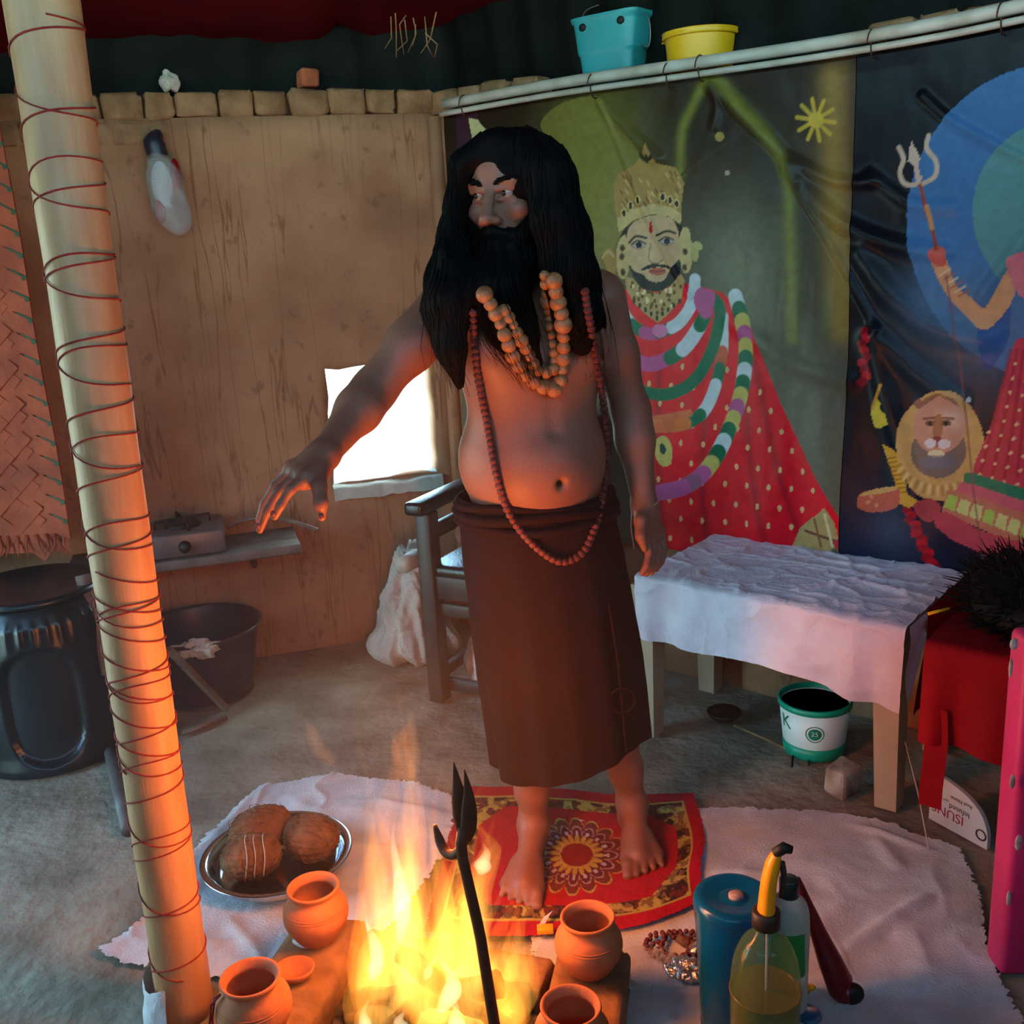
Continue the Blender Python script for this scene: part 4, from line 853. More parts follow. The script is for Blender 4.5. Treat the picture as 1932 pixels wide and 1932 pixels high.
for a in [
    ([(885, 1800), (900, 1710), (916, 1630), (926, 1590), (900, 1535)], 36, FY, 1.65), ([(880, 1820), (890, 1720), (930, 1640), (938, 1580)], 30, FO, 1.66),
    ([(720, 1960), (700, 1850), (690, 1750), (700, 1650), (715, 1580), (705, 1520)], 44, FO, 1.70), ([(760, 1930), (745, 1800), (750, 1680), (735, 1560), (745, 1450), (725, 1345)], 62, FD, 1.72),
    ([(800, 1950), (790, 1800), (770, 1680), (768, 1570), (785, 1490), (788, 1440)], 34, FO, 1.68), ([(750, 1950), (735, 1800), (722, 1660), (728, 1560), (738, 1500)], 40, FY, 1.66),
    ([(865, 1960), (850, 1820), (870, 1710), (905, 1640), (928, 1590), (892, 1530)], 52, FO, 1.66), ([(900, 1960), (890, 1800), (905, 1690), (915, 1620), (934, 1568)], 40, FY, 1.68),
    ([(830, 1960), (820, 1850), (812, 1740), (820, 1650), (800, 1560)], 46, FO, 1.64), ([(960, 1960), (962, 1880), (985, 1820), (1018, 1780), (1035, 1745)], 46, FO, 1.60),
    ([(940, 1960), (930, 1870), (945, 1800), (975, 1745)], 40, FD, 1.62), ([(690, 1980), (672, 1900), (690, 1830), (672, 1760), (676, 1700)], 34, FO, 1.62),
    ([(780, 1980), (790, 1900), (775, 1820), (790, 1740)], 60, FY, 1.62), ([(870, 1980), (868, 1910), (880, 1840), (862, 1760)], 60, FY, 1.60), ([(700, 1980), (705, 1930), (690, 1870)], 50, FY, 1.58),
    ([(752, 1780), (760, 1720), (755, 1660), (738, 1590), (745, 1540)], 17, FW, 1.62), ([(700, 1850), (712, 1810), (700, 1760), (690, 1720)], 17, FW, 1.60), ([(905, 1650), (915, 1620), (912, 1590)], 17, FW, 1.64),
    ([(830, 1910), (852, 1870), (845, 1830), (822, 1800)], 20, FW, 1.56), ([(690, 1960), (688, 1920), (692, 1885)], 14, FW, 1.55), ([(800, 1850), (815, 1820), (826, 1795)], 9, FW, 1.58), ([(770, 1960), (755, 1930), (760, 1900)], 16, FW, 1.55), ([(860, 1960), (862, 1915), (850, 1880)], 18, FW, 1.54),
    ([(630, 1445), (606, 1415), (580, 1375), (555, 1330)], 16, FD, 1.72), ([(862, 1560), (850, 1510), (838, 1470), (822, 1440)], 11, FD, 1.7), ([(750, 1470), (770, 1440), (765, 1380), (780, 1330)], 30, FD, 1.74)]:
    flame(*a, wob=.004 if a[2] is FW else .012)
for k in range(56):
    u = RNG.random(); x0 = 675 + 300 * u; hgt = (190 + 390 * math.exp(-((x0 - 790) / 120) ** 2)) * (.55 + .6 * RNG.random()); lean = 40 * RNG.normal() + (x0 - 800) * .08; yb = 1985 - 50 * RNG.random()
    pth = [(x0 + lean * (q ** 1.5) + 14 * math.sin(q * 7 + k), yb - hgt * q) for q in np.linspace(0, 1, 6)]
    flame(pth, 20 + 18 * RNG.random(), FY if k % 3 == 0 else FO, 1.56 + .16 * RNG.random(), wob=.008)
for nm, p, e, r_ in (('fire_light', (-.20, 1.66, .26), 4, .10), ('fire_light', (-.20, 1.68, .50), 12, .10), ('fire_light', (-.22, 1.69, .70), 17, .08)):
    l = light(nm, 'POINT', Vector(p) - Vector(ORG[fire.name]), e, (1, .27, .05), shadow_soft_size=r_); l.parent = fire

# clay pots ---------------------------------------------------------------------------------------
def pot(c, s, label, rot=0):
    c = np.asarray(c, float); o = thing('clay_pot', label, 'pot', c, 'clay pots on the hearth corners')
    prof = [(.0, 0), (.030, 0), (.046, .016), (.062, .045), (.066, .066), (.060, .088), (.048, .104), (.0455, .110), (.050, .117), (.053, .122), (.051, .126), (.046, .123), (.041, .110), (.046, .100), (.056, .08), (.058, .06), (.05, .03), (.0, .012)]
    prof = spline(np.array(prof), 3); bb = MB().lathe(prof, n=40); V = bb.v[0] * s; V[:, :2] *= (1 + .012 * np.sin(np.arctan2(V[:, 1], V[:, 0]) * 2 + rot))[:, None]
    mk('vessel', (V + c, bb.f), M['terra'], o)
    bb = MB()
    for z, r_ in ((.083, .0622), (.078, .0638)): t = np.linspace(0, 2 * math.pi, 40); bb.tube(np.stack([np.cos(t) * r_ * s, np.sin(t) * r_ * s, np.full(40, z * s)], 1) + c, .0011 * s, 5, caps=False)
    mk('groove_ring', bb, M['terra'], o); return o
pt = lambda k, z=HZ: CB[k] + UZ * z
pot(pt('BL'), 1.02, 'clay pot at the back left of the hearth, in front of the steel plate')
p2 = pot(pt('BR'), 1.0, 'clay pot at the back right of the hearth, nearest the red mat', 1)
pot(pt('FL'), 1.04, 'clay pot at the near left of the hearth, with red thread tied on it', 2)
pot(pt('FR'), 1.0, 'clay pot at the near right of the hearth, cut by the picture edge', 3)
th = CB['FL'] + UZ * HZ
tag(mk('red_thread', MB().tube([th + np.array(q) for q in ((-.05, -.02, .112), (-.062, -.02, .105), (-.068, -.03, .07), (-.066, -.05, .03), (-.07, -.045, .004))], .0022, 6).tube([th + np.array(q) for q in ((-.05, -.022, .112), (-.066, -.03, .1), (-.074, -.03, .06), (-.08, -.03, .02))], .002, 6), M['thread'], loc=th), 'red thread hanging from the rim of the near left clay pot', 'thread')
q = G(556, 1838, HZ + .01); q[2] = HZ
tag(mk('clay_lamp', MB().lathe([(0, 0), (.018, 0), (.032, .014), (.036, .026), (.033, .027), (.026, .014), (0, .008)], q, 28, sx=1.15), M['terra'], loc=q), 'small shallow clay lamp beside the near left clay pot', 'oil lamp')

# iron trident standing before the fire -----------------------------------------------------------
tz = thing('trident', 'dark iron trident standing upright in front of the flames', 'trident', (-.05, 1.42, 0))
top = A(868, 1600, 1.5); bot = np.array([-.062, 1.455, .005])
mk('shaft', MB().tube(resample(np.array([bot, A(905, 1760, 1.485), top, A(874, 1560, 1.5)]), 20), [.0105, .0098, .0095], 10), M['iron'], tz)
mk('prong', MB().tube(resample(spline([A(874, 1575, 1.5), A(868, 1520, 1.5), A(862, 1475, 1.5), A(856, 1438, 1.5)], 6), 14), [.009, .0145, .0135, .007, .001], 10, flat=.4, up=(0, 1, 0)), M['iron'], tz)
mk('prong', MB().tube(resample(spline([A(876, 1590, 1.5), A(884, 1560, 1.495), A(884, 1500, 1.49), A(876, 1452, 1.49)], 6), 14), [.009, .0145, .0135, .007, .001], 10, flat=.4, up=(0, 1, 0)), M['iron'], tz)
mk('prong', MB().tube(resample(spline([A(872, 1598, 1.5), A(862, 1611, 1.505), A(846, 1612, 1.515), A(832, 1592, 1.53), A(820, 1556, 1.54)], 6), 16), [.009, .0095, .009, .008, .0035], 10), M['iron'], tz)

# pole bound with red thread ----------------------------------------------------------------------
pb = G(352, 1905); ptop = A(70, -60, 1.86)
pole = thing('bamboo_pole', 'tall pale bamboo pole wound with red thread, leaning at the left of the fire', 'pole', pb)
PP = resample(np.array([pb, ptop]), 60); PR = np.interp(np.linspace(0, 1, 60), [0, .5, 1], [.054, .056, .060])
PR = PR * (1 + .012 * np.sin(np.linspace(0, 40, 60)))
mk('pole_shaft', MB().tube(PP, PR, 28), M['bamboo'], pole)
ax = nrm(ptop - pb); e1 = nrm(np.cross(ax, (0, 1, 0))); e2 = np.cross(ax, e1); PLn = np.linalg.norm(ptop - pb)
def wind(h0, h1, turns, ph, slant, r_):
    n = int(abs(turns) * 22) + 8; t = np.linspace(0, 1, n); a = ph + turns * 2 * math.pi * t; hh = h0 + (h1 - h0) * t + slant * np.sin(a + ph * 1.7)
    R = np.interp(hh, [0, PLn], [.0555, .0615]); mk('thread', MB().tube(pb + np.outer(hh, ax) + np.cos(a)[:, None] * e1 * R[:, None] + np.sin(a)[:, None] * e2 * R[:, None], r_, 5), M['thread'], pole)
wind(.10, 1.95, 15, .4, .014, .0016); wind(.12, 1.9, -12, 2.0, .02, .0015); wind(.3, 1.7, 9, 4.0, .03, .0015); wind(.55, .95, -7, 1.0, .012, .0016)
tag(mk('white_rag', MB().grid(lambda U, V: (pb[0] + (.072 + .012 * V + .008 * fbm(U * 3, V * 4, 2)) * np.cos(U), pb[1] + (.072 + .012 * V + .008 * fbm(U * 3, V * 4, 3)) * np.sin(U), .004 + .09 * (1 - V) + .012 * np.sin(U * 3)), np.linspace(1.6, 4.6, 30), np.linspace(0, 1, 10)), M['white'], loc=pb), 'torn white rag wrapped around the foot of the bamboo pole', 'rag')

# floor cloths ------------------------------------------------------------------------------------
def ridge(x, y, seed, p=3.0): return np.clip(1 - 3.2 * np.abs(fbm(x, y, seed, 2)), 0, 1) ** p
def coons(top, bot, lef, rig, nu, nv):
    T, B_, L, R_ = (resample(spline(np.array([G(*p)[:2] for p in e]), 6), n) for e, n in ((top, nu), (bot, nu), (lef, nv), (rig, nv)))
    u = np.linspace(0, 1, nu)[:, None, None]; v = np.linspace(0, 1, nv)[None, :, None]
    P = (1 - v) * T[:, None] + v * B_[:, None] + (1 - u) * L[None] + u * R_[None] - ((1 - u) * (1 - v) * T[0] + u * (1 - v) * T[-1] + (1 - u) * v * B_[0] + u * v * B_[-1])
    return P
def quads(nu, nv): i = np.arange(nu - 1)[:, None] * nv + np.arange(nv - 1)[None]; return np.stack([i, i + 1, i + nv + 1, i + nv], -1).reshape(-1, 4)
def cloth(name, label, cat, edges, mat_, nu, nv, wr, lo, seed, creases=(), col=None, fray=.004):
    P = coons(*edges, nu, nv); x, y = P[..., 0], P[..., 1]
    z = lo + wr * np.clip(fbm(x * 6 + 3 * vnoise(x * 3, y * 3, seed), y * 6, seed) + .25, 0, 1) ** 1.4 + wr * .35 * np.clip(fbm(x * 18, y * 18, seed + 4) + .2, 0, 1) + wr * .45 * ridge(x * 5 + vnoise(x * 3, y * 3, seed), y * 5, seed + 7, 4)
    for (a, q, w, h_) in creases:
        a, q = G(*a)[:2], G(*q)[:2]; d = q - a; t = np.clip(((P - a) @ d) / (d @ d), 0, 1); D = np.linalg.norm(P - a - t[..., None] * d, axis=-1); z = z + h_ * .6 * np.exp(-(D / (1.8 * w)) ** 2) * np.sin(np.clip(t, .02, .98) * math.pi) ** .5
    e = np.zeros((nu, nv)); e[0] = e[-1] = 1; e[:, 0] = e[:, -1] = 1
    x = x + e * fray * RNG.normal(size=x.shape); y = y + e * fray * RNG.normal(size=x.shape)
    V = np.stack([x, y, z], -1); c = None if col is None else col(nu, nv)
    o = mk(name, (V.reshape(-1, 3), quads(nu, nv)), mat_, loc=(*V[nu // 2, nv // 2, :2], 0), col=c); return tag(o, label, cat)
cloth('white_cloth', 'crumpled white cloth spread under the steel plate, left of the fire', 'cloth', ([(488, 1488), (620, 1470), (760, 1478), (856, 1506)], [(186, 1804), (240, 1822), (420, 1850), (650, 1870)], [(488, 1488), (385, 1590), (300, 1690), (270, 1745), (186, 1804)], [(856, 1506), (845, 1600), (740, 1750), (650, 1870)]), M['white'], 110, 110, .016, .006, 3, [((700, 1520), (850, 1545), .012, .02), ((400, 1590), (490, 1492), .008, .012), ((300, 1760), (420, 1800), .01, .016), ((430, 1740), (480, 1800), .01, .018)])
cloth('white_cloth', 'large wrinkled white cloth on the floor at the right, under the red mat', 'cloth', ([(1010, 1560), (1330, 1532), (1600, 1540), (1812, 1604)], [(1010, 1880), (1180, 1990), (1500, 2020), (1960, 1990)], [(1010, 1560), (1000, 1700), (1010, 1880)], [(1812, 1604), (1846, 1690), (1866, 1800), (1960, 1990)]), M['white'], 130, 120, .010, .004, 11, [((1610, 1560), (1760, 1610), .008, .02), ((1480, 1660), (1340, 1655), .01, .016), ((1590, 1800), (1760, 1690), .009, .024), ((1560, 1720), (1680, 1690), .01, .016), ((1330, 1540), (1340, 1650), .012, .012), ((1650, 1580), (1700, 1650), .014, .016)])
def mat_print_fn(nu, nv):
    U, V = np.meshgrid(np.linspace(0, 1, nu), np.linspace(0, 1, nv), indexing='ij'); x = (U - .5) * 1.5; y = V - .5
    c = np.broadcast_to(lin((196, 22, 40)), (nu, nv, 3)).copy(); gold, dark, brown = lin((206, 176, 84)), lin((70, 44, 34)), lin((128, 52, 42))
    f = np.maximum(np.abs(x) / .75, np.abs(y) / .5); dx = .75 - np.abs(x); dy = .5 - np.abs(y); ed = np.minimum(dx, dy)
    band = (ed > .075) & (ed < .165); corner = (dx + dy < .48) & (ed > .075)
    n1 = fbm(U * 26, V * 18, 3); n2 = fbm(U * 44, V * 30, 8)
    m = band | corner; c[m] = np.where((n1[m] > .02)[:, None], np.where((n2[m] > 0)[:, None], gold, lin((150, 110, 60))), np.where((n2[m] > .1)[:, None], brown, dark)); c[m & (ed < .088)] = gold
    r = np.hypot(x, y * 1.08); a = np.arctan2(y, x)
    for R0, R1, k, c1, c2 in ((.30, .22, 16, brown, gold), (.235, .16, 16, lin((112, 36, 46)), lin((196, 150, 150))), (.17, .10, 20, gold, brown)):
        pet = R1 + (R0 - R1) * np.abs(np.cos(a * k / 2)) ** .6; i = r < pet; c[i] = c1; rim = i & (r > pet - .014); c[rim] = c2
    i = r < .09; c[i] = lin((150, 30, 36)); i = (r > .155) & (r < .185) & (np.cos(a * 16) > .6); c[i] = lin((206, 200, 226))
    return c * .72 * (1 + .25 * fbm(U * 60, V * 50, 5))[..., None]
cloth('red_mat', 'red prayer mat with gold border and lotus pattern under the bare feet', 'mat', ([(866, 1494), (1010, 1496), (1180, 1512), (1308, 1506)], [(800, 1770), (960, 1778), (1180, 1764), (1330, 1712)], [(866, 1494), (840, 1620), (800, 1770)], [(1308, 1506), (1330, 1590), (1322, 1650), (1330, 1712)]), M['mat'], 230, 150, .004, .016, 21, [((1320, 1560), (1320, 1690), .014, .012), ((1060, 1500), (1290, 1515), .012, .006)], mat_print_fn, .0015)

# steel plate with husked coconuts ----------------------------------------------------------------
pc = G(528, 1652); pc[2] = .024
tag(mk('steel_plate', MB().lathe(spline(np.array([(0, 0), (.12, 0), (.148, .006), (.166, .034), (.172, .040), (.183, .041), (.184, .045), (.172, .045), (.162, .038), (.144, .010), (.11, .004), (0, .004)]), 3), pc, 64), M['steel'], loc=pc), 'round shiny steel plate holding brown coconuts', 'plate')
def coconut(c, r, lab, rot, strings=False):
    c = np.asarray(c, float); o = thing('coconut', lab, 'coconut', c - UZ * r[2], 'coconuts in the steel plate')
    s = SDF(c - .12, c + .12, .005); ca, sa = math.cos(rot), math.sin(rot); R_ = np.array([[ca, -sa, 0], [sa, ca, 0], [0, 0, 1]])
    s.el(c, r, R_, .02).el(c + R_ @ np.array([r[0] * .6, 0, .006]), (r[0] * .45, r[1] * .6, r[2] * .65), R_, .03); V, F = s.mesh(1)
    d = V - c; V = c + d * (1 + .07 * fbm(np.arctan2(d[:, 1], d[:, 0]) * 7 + d[:, 2] * 30, d[:, 2] * 60, 3) + .03 * np.sin(np.arctan2(d[:, 2], d[:, 1]) * 22))[:, None]; mk('husk', (V, F), M['husk'], o)
    fb = MB()
    for k in range(46):
        d = nrm(RNG.normal(size=3) * (1, 1, .8) + (0, 0, .35)); p = c + R_ @ (R_.T @ d * np.array(r) * 1.0); t_ = nrm(np.cross(d, RNG.normal(size=3))); fb.tube([p, p + t_ * .016 + d * .006, p + t_ * .034 + d * .004 * RNG.normal()], [.001, .0009, .0004], 4)
    mk('fibre', fb, M['husk'], o)['kind'] = 'stuff'
    if strings:
        for k in (-.02, .0, .022):
            t = np.linspace(-.4, 1.7, 14); mk('string', MB().tube([c + R_ @ np.array([k + .02 + .004 * math.sin(3 * a), -r[1] * 1.06 * math.cos(a), r[2] * 1.06 * math.sin(a)]) for a in t], .0014, 5), M['string'], o)
coconut(pc + (-.055, -.045, .062), (.068, .055, .052), 'coconut with cream strings tied round it, at the front of the plate', .1, True)
coconut(pc + (-.055, .062, .066), (.075, .058, .060), 'darkest coconut at the back left of the plate', .5)
coconut(pc + (.085, .025, .060), (.070, .060, .054), 'coconut on the right side of the plate, nearest the fire', 2.6)

# ------------------------------------------------------------------ bench table with pale cloth
tt = nrm((.76, -.65, 0)); tn = np.array([.65, .76, 0]); tn = nrm(tn); T0 = np.array([.362, 2.835, 0]); TLn, TD, TZ = .77, .47, .53
TM = np.stack([tt, tn, UZ], 1)
table = thing('plastic_table', 'low beige plastic table under the pale cloth beside the banners', 'table', T0 + tt * TLn / 2 + tn * TD / 2)
tq = lambda u, v, z: T0 + tt * u + tn * v + UZ * z
mk('tabletop', MB().box(tq(TLn / 2, TD / 2, TZ - .02), (TLn - .01, TD - .01, .03), TM, .01), M['tableplastic'], table)
mk('apron', MB().box(tq(TLn / 2, TD / 2, TZ - .055), (TLn - .07, TD - .07, .05), TM, .008), M['tableplastic'], table)
for u in (-.004, TLn - .05):
    for v in (.05, TD - .05):
        lg_ = MB(); P = [tq(u, v, TZ - .04), tq(u + (.0 if u < .3 else .012), v, .003)]
        for k, (a_, w_) in enumerate(((-1, 0),)): pass
        lg_.tube(P, [.052, .040], 4, up=tuple(tt + tn)); V = lg_.v[0]
        for k in range(3): lg_.tube([p + (-tn * .030 + tt * (-.012 + .012 * k)) * (1 if i == 0 else .82) for i, p in enumerate([tq(u, v, TZ - .1), tq(u + .01 * (u > .3), v, .02)])], .0035, 5)
        mk('leg', lg_, M['tableplastic'], table, smooth=False)
def tcl(U, V):
    rg = .006 * ridge(U * 4 + .8 * vnoise(U * 3, V * 3, 5), V * 6, 13, 4) + .004 * ridge(U * 11, V * 9, 17, 4)
    u = U * (TLn + .012) - .006; L = TD + .19 + .012 * np.sin(U * 9) + .05 * np.clip(U - .55, 0, 1) * 0; v = V * L
    over = np.clip(v - TD, 0, 9); vv = np.minimum(v, TD); r = .012; a = np.clip(over / r, 0, math.pi / 2)
    w = .006 * np.clip(fbm(U * 9 + 2 * vnoise(U * 4, V * 4, 3), V * 10, 7), 0, 1) + .003 * np.clip(fbm(U * 22, V * 16, 9), 0, 1) + rg
    w = w + .010 * np.exp(-((V - .32 - .22 * (U - .62)) / .02) ** 2) * np.clip((U - .55) * 4, 0, 1) + .008 * np.exp(-((U - .72 + .5 * (V - .3)) / .02) ** 2) * (V < .6)
    out = r * np.sin(a) + np.where(over > 0, .006 + .014 * np.sin(u * 24 + 3 * np.sin(u * 9)) * np.clip(over * 6, 0, 1) + w, 0)
    z = TZ + .003 + np.where(over > 0, r * (np.cos(a) - 1) - np.clip(over - r * 1.57, 0, 9), w) - .045 * np.clip((U - .3), 0, 1) * np.clip(over * 5, 0, 1)
    p = T0 + u[..., None] * tt + (TD - vv - out)[..., None] * tn
    return p[..., 0], p[..., 1], z
g = MB().grid(tcl, np.linspace(0, 1, 150), np.linspace(0, 1, 120))
def tend(U, V):       # short fold hanging round the near right corner
    v = .02 + U * .12; p = T0 + (TLn + .012 + .004 * np.sin(V * 8))[..., None] * tt + (v - .03)[..., None] * tn
    return p[..., 0], p[..., 1], TZ + .004 - V * (.22 - .16 * U) - .0 * U
g.grid(tend, np.linspace(0, 1, 20), np.linspace(0, 1, 24)); tag(mk('tablecloth', g, M['tcloth'], loc=tq(TLn / 2, TD / 2, TZ)), 'pale lilac white cloth wrinkled over the low table', 'tablecloth')
def rend(U, V):
    p = T0 + (TLn + .004 + .012 * np.sin(U * 9) * V)[..., None] * tt + (.15 + U * (TD - .17))[..., None] * tn
    return p[..., 0], p[..., 1], TZ - .004 - V * (.24 + .03 * np.sin(U * 5))
tag(mk('red_cloth', MB().grid(rend, np.linspace(0, 1, 40), np.linspace(0, 1, 24)), M['redcloth'], loc=tq(TLn, TD / 2, .25)), 'dark red cloth hanging at the end of the low table', 'cloth')

# bucket, stone, bowl and stick under the table ---------------------------------------------------
bk = G(1556, 1446); bk[1] += .105; bk[2] = 0
bu = thing('plastic_bucket', 'white plastic bucket with green rim and round green emblem under the table', 'bucket', bk)
mk('bucket_body', MB().lathe([(0, .001), (.082, .001), (.086, .03), (.0885, .034), (.1005, .15), (.097, .15), (.084, .03), (0, .02)], bk, 48), M['bucketwhite'], bu)
mk('bucket_base', MB().lathe([(.083, .0005), (.0875, .002), (.0905, .04), (.0875, .04), (.083, .0005)], bk, 48), M['bucketgreen'], bu)
mk('rim', MB().lathe([(.0985, .148), (.105, .150), (.106, .165), (.100, .168), (.096, .16), (.0985, .148)], bk, 48), M['bucketgreen'], bu)
def on_bucket(a, z, k=.0012): r_ = .0885 + (.1005 - .0885) * (z - .034) / .116 + k; return bk + np.array([math.sin(a) * r_, -math.cos(a) * r_, z])
ca = -.28
def disc(r0, r1, m, k, name, n=36):
    t = np.linspace(0, 2 * math.pi, n, endpoint=False); V = [on_bucket(ca + r0 * math.cos(q) / .095, .093 + r0 * math.sin(q), k) for q in t] + [on_bucket(ca + r1 * math.cos(q) / .095, .093 + r1 * math.sin(q), k) for q in t]
    F = [(i, (i + 1) % n, n + (i + 1) % n, n + i) for i in range(n)]; mk(name, (np.array(V), F), m, bu)
disc(.0001, .0185, M['ink_green'], .0012, 'emblem'); disc(.0235, .0262, M['ink_green'], .0012, 'emblem_ring')
def text(body, size, place, m, parent, name='lettering'):
    cu = bpy.data.curves.new('t', 'FONT'); cu.body = body; cu.size = size; cu.align_x = 'CENTER'; cu.align_y = 'CENTER'; cu.extrude = 0; cu.resolution_u = 3
    ob = bpy.data.objects.new('t', cu); COL.objects.link(ob); dg = bpy.context.evaluated_depsgraph_get(); me = bpy.data.meshes.new_from_object(ob.evaluated_get(dg))
    V = np.array([v.co[:] for v in me.vertices]); F = [list(p.vertices) for p in me.polygons]; bpy.data.objects.remove(ob); bpy.data.curves.remove(cu); bpy.data.meshes.remove(me)
    return mk(name, (np.array([place(x, y) for x, y, _ in V]), F), m, parent, smooth=False)
text('25', .02, lambda x, y: on_bucket(ca + x / .095, .094 + y, .0024), M['bucketwhite'], bu)
text('K', .06, lambda x, y: on_bucket(ca - .95 + x / .095, .11 + y, .0016), M['ink_green'], bu)
def rock(c, r, label, m, seed, name='broken_brick'):
    bb = MB().box((0, 0, 0), r, None, .012, 2); V = bb.v[0] * (1 + .25 * np.array([vnoise(p[0] * 30, p[1] * 30 + p[2] * 20, seed) for p in bb.v[0]]))[:, None]; a = .6; V = V @ np.array([[math.cos(a), math.sin(a), 0], [-math.sin(a), math.cos(a), 0], [0, 0, 1]])
    V = V + np.asarray(c, float); V[:, 2] += .001 - V[:, 2].min(); return tag(mk(name, (V, bb.f), m, loc=(c[0], c[1], 0), smooth=False), label, 'brick')
s0 = G(1597, 1516); rock((s0[0] + .005, s0[1] + .05, .04), (.085, .07, .085), 'broken whitewashed brick standing by the table leg', mat('whitewashed_brick', (176, 168, 152), .9, (104, 66, 52), 10, bump=.5), 3)
c = G(1366, 1358); tag(mk('iron_bowl', MB().lathe([(0, .004), (.03, .002), (.05, .022), (.054, .03), (.05, .031), (.03, .008), (0, .008)], c, 30), M['black'], loc=c), 'small black iron bowl on the mud floor behind the man', 'bowl')
a, q = G(1385, 1372), G(1500, 1424); tag(mk('thin_stick', MB().tube([a + UZ * .006, (a + q) / 2 + UZ * .008, q + UZ * .005], .004, 6), M['straw'], loc=a), 'thin pale stick lying between the bowl and the bucket', 'stick')
for (x0, y0), (x1, y1), lb in (((1498, 1412), (1494, 1448), 'short dark twig in front of the green bucket, left one'), ((1522, 1420), (1526, 1444), 'short dark twig in front of the green bucket, right one')):
    a, q = G(x0, y0), G(x1, y1); tag(mk('twig', MB().tube([a + UZ * .006, q + UZ * .004], .004, 6), M['black'], loc=a), lb, 'twig')
a = tq(TLn - .03, .02, TZ - .13); q = G(1752, 1612); q[2] = .012
tag(mk('white_string', MB().tube([A(1708, 1400, a[1] - .02), (A(1708, 1400, a[1] - .02) + q) / 2 + np.array([.004, 0, 0]), q], .0018, 5), M['string'], loc=q), 'thin white string running from the table down to the floor cloth', 'string')

# red draped stool with black fur, carton, pink post ----------------------------------------------
S0 = np.array([.895, 2.075, 0]); SL, SD, SZ = .42, .42, .60; sq = lambda u, v, z: S0 + tt * u + tn * v + UZ * z
st = thing('wooden_stool', 'dark wooden stool hidden under a red cloth at the right', 'stool', sq(SL / 2, SD / 2, 0))
mk('seat', MB().box(sq(SL / 2, SD / 2, SZ - .02), (SL - .02, SD - .02, .035), TM, .006), M['greywood'], st)
for u in (.17, SL - .05):
    for v in (.26, SD - .03): mk('leg', MB().box(sq(u, v, (SZ - .03) / 2), (.04, .04, SZ - .036), TM, .004), M['chairwood'], st)
def red(U, V):
    # square cloth draped over the seat: radial parameter beyond the edge hangs down
    x = U * SL * 1.02 - .004; y = -.24 + V * (SD + .27)
    over = np.clip(-y, 0, 9); a = np.clip(over / .02, 0, math.pi / 2); yy = np.maximum(y, 0)
    hang = np.clip(over - .03, 0, 9)
    z = SZ + .004 + .02 * (np.cos(a) - 1) - hang * (1 + .45 * np.clip(U - .35, 0, 1)) + .004 * fbm(U * 6, V * 6, 3)
    o = .02 * np.sin(a) + .03 * np.sin(U * 17 + 2 * np.sin(U * 5)) * np.clip(hang * 5, 0, 1) * .5 + .05 * hang
    p = S0 + x[..., None] * tt + (yy - o)[..., None] * tn
    return p[..., 0], p[..., 1], z
rc_ = thing('red_cloth', 'bright red cloth draped over the stool under the black fur', 'cloth', sq(SL / 2, 0, SZ))
mk('drape', MB().grid(red, np.linspace(0, 1, 70), np.linspace(0, 1, 70)), M['redcloth'], rc_)
def redside(U, V):
    p = S0 + (-.006 - .012 * np.sin(V * 1.6) - .012 * np.sin(U * 11) * V)[..., None] * tt + (U * SD * .9 - .03 * V)[..., None] * tn
    return p[..., 0], p[..., 1], SZ + .002 - V * (.20 - .06 * U) + .0 * U
mk('side_drape', MB().grid(redside, np.linspace(0, 1, 40), np.linspace(0, 1, 24)), M['redcloth'], rc_)
a = sq(.03, -.03, .46)
mk('strap', MB().grid(lambda U, V: (a[0] + tt[0] * U * .05 + .004 * np.sin(V * 5), a[1] + tt[1] * U * .05 - .01 * V, a[2] - V * .235), np.linspace(-.5, .5, 5), np.linspace(0, 1, 20)), M['redcloth'], rc_)
c = G(1700, 1075); fc = sq(.20, .20, SZ + .05)
s = SDF(fc - .32, fc + .32, .008); s.el(fc, (.17, .15, .06), TM, .03).el(fc + tt * .1 - tn * .03 + UZ * .02, (.13, .12, .06), TM, .03).el(fc - tt * .05 + tn * .06 + UZ * .02, (.14, .13, .06), TM, .03); FV, FF = s.mesh(1)
fu = MB(); vadd(fu, (FV, FF))
for k in RNG.integers(0, len(FV), 1100):
    d = nrm(FV[k] - fc + UZ * .02); p = FV[k]; e = p + d * (.03 + .03 * RNG.random()) + RNG.normal(size=3) * .016; e[2] = max(e[2], SZ + .006); fu.tube([p, (p + e) / 2 + RNG.normal(size=3) * .004, e], [.003, .0022, .0005], 3, caps=False)
tag(mk('black_fur', fu, M['fur'], loc=(fc[0], fc[1], SZ)), 'shaggy black fur bundle lying on the red covered stool', 'fur')
inc = sq(.0, .09, SZ + .012); tag(mk('incense_stick', MB().tube([A(1752, 1158, inc[1]), A(1790, 1148, inc[1] + .02)], .004, 6), M['marigold'], loc=A(1752, 1158, inc[1])), 'short yellow stick poking out beside the black fur', 'stick')
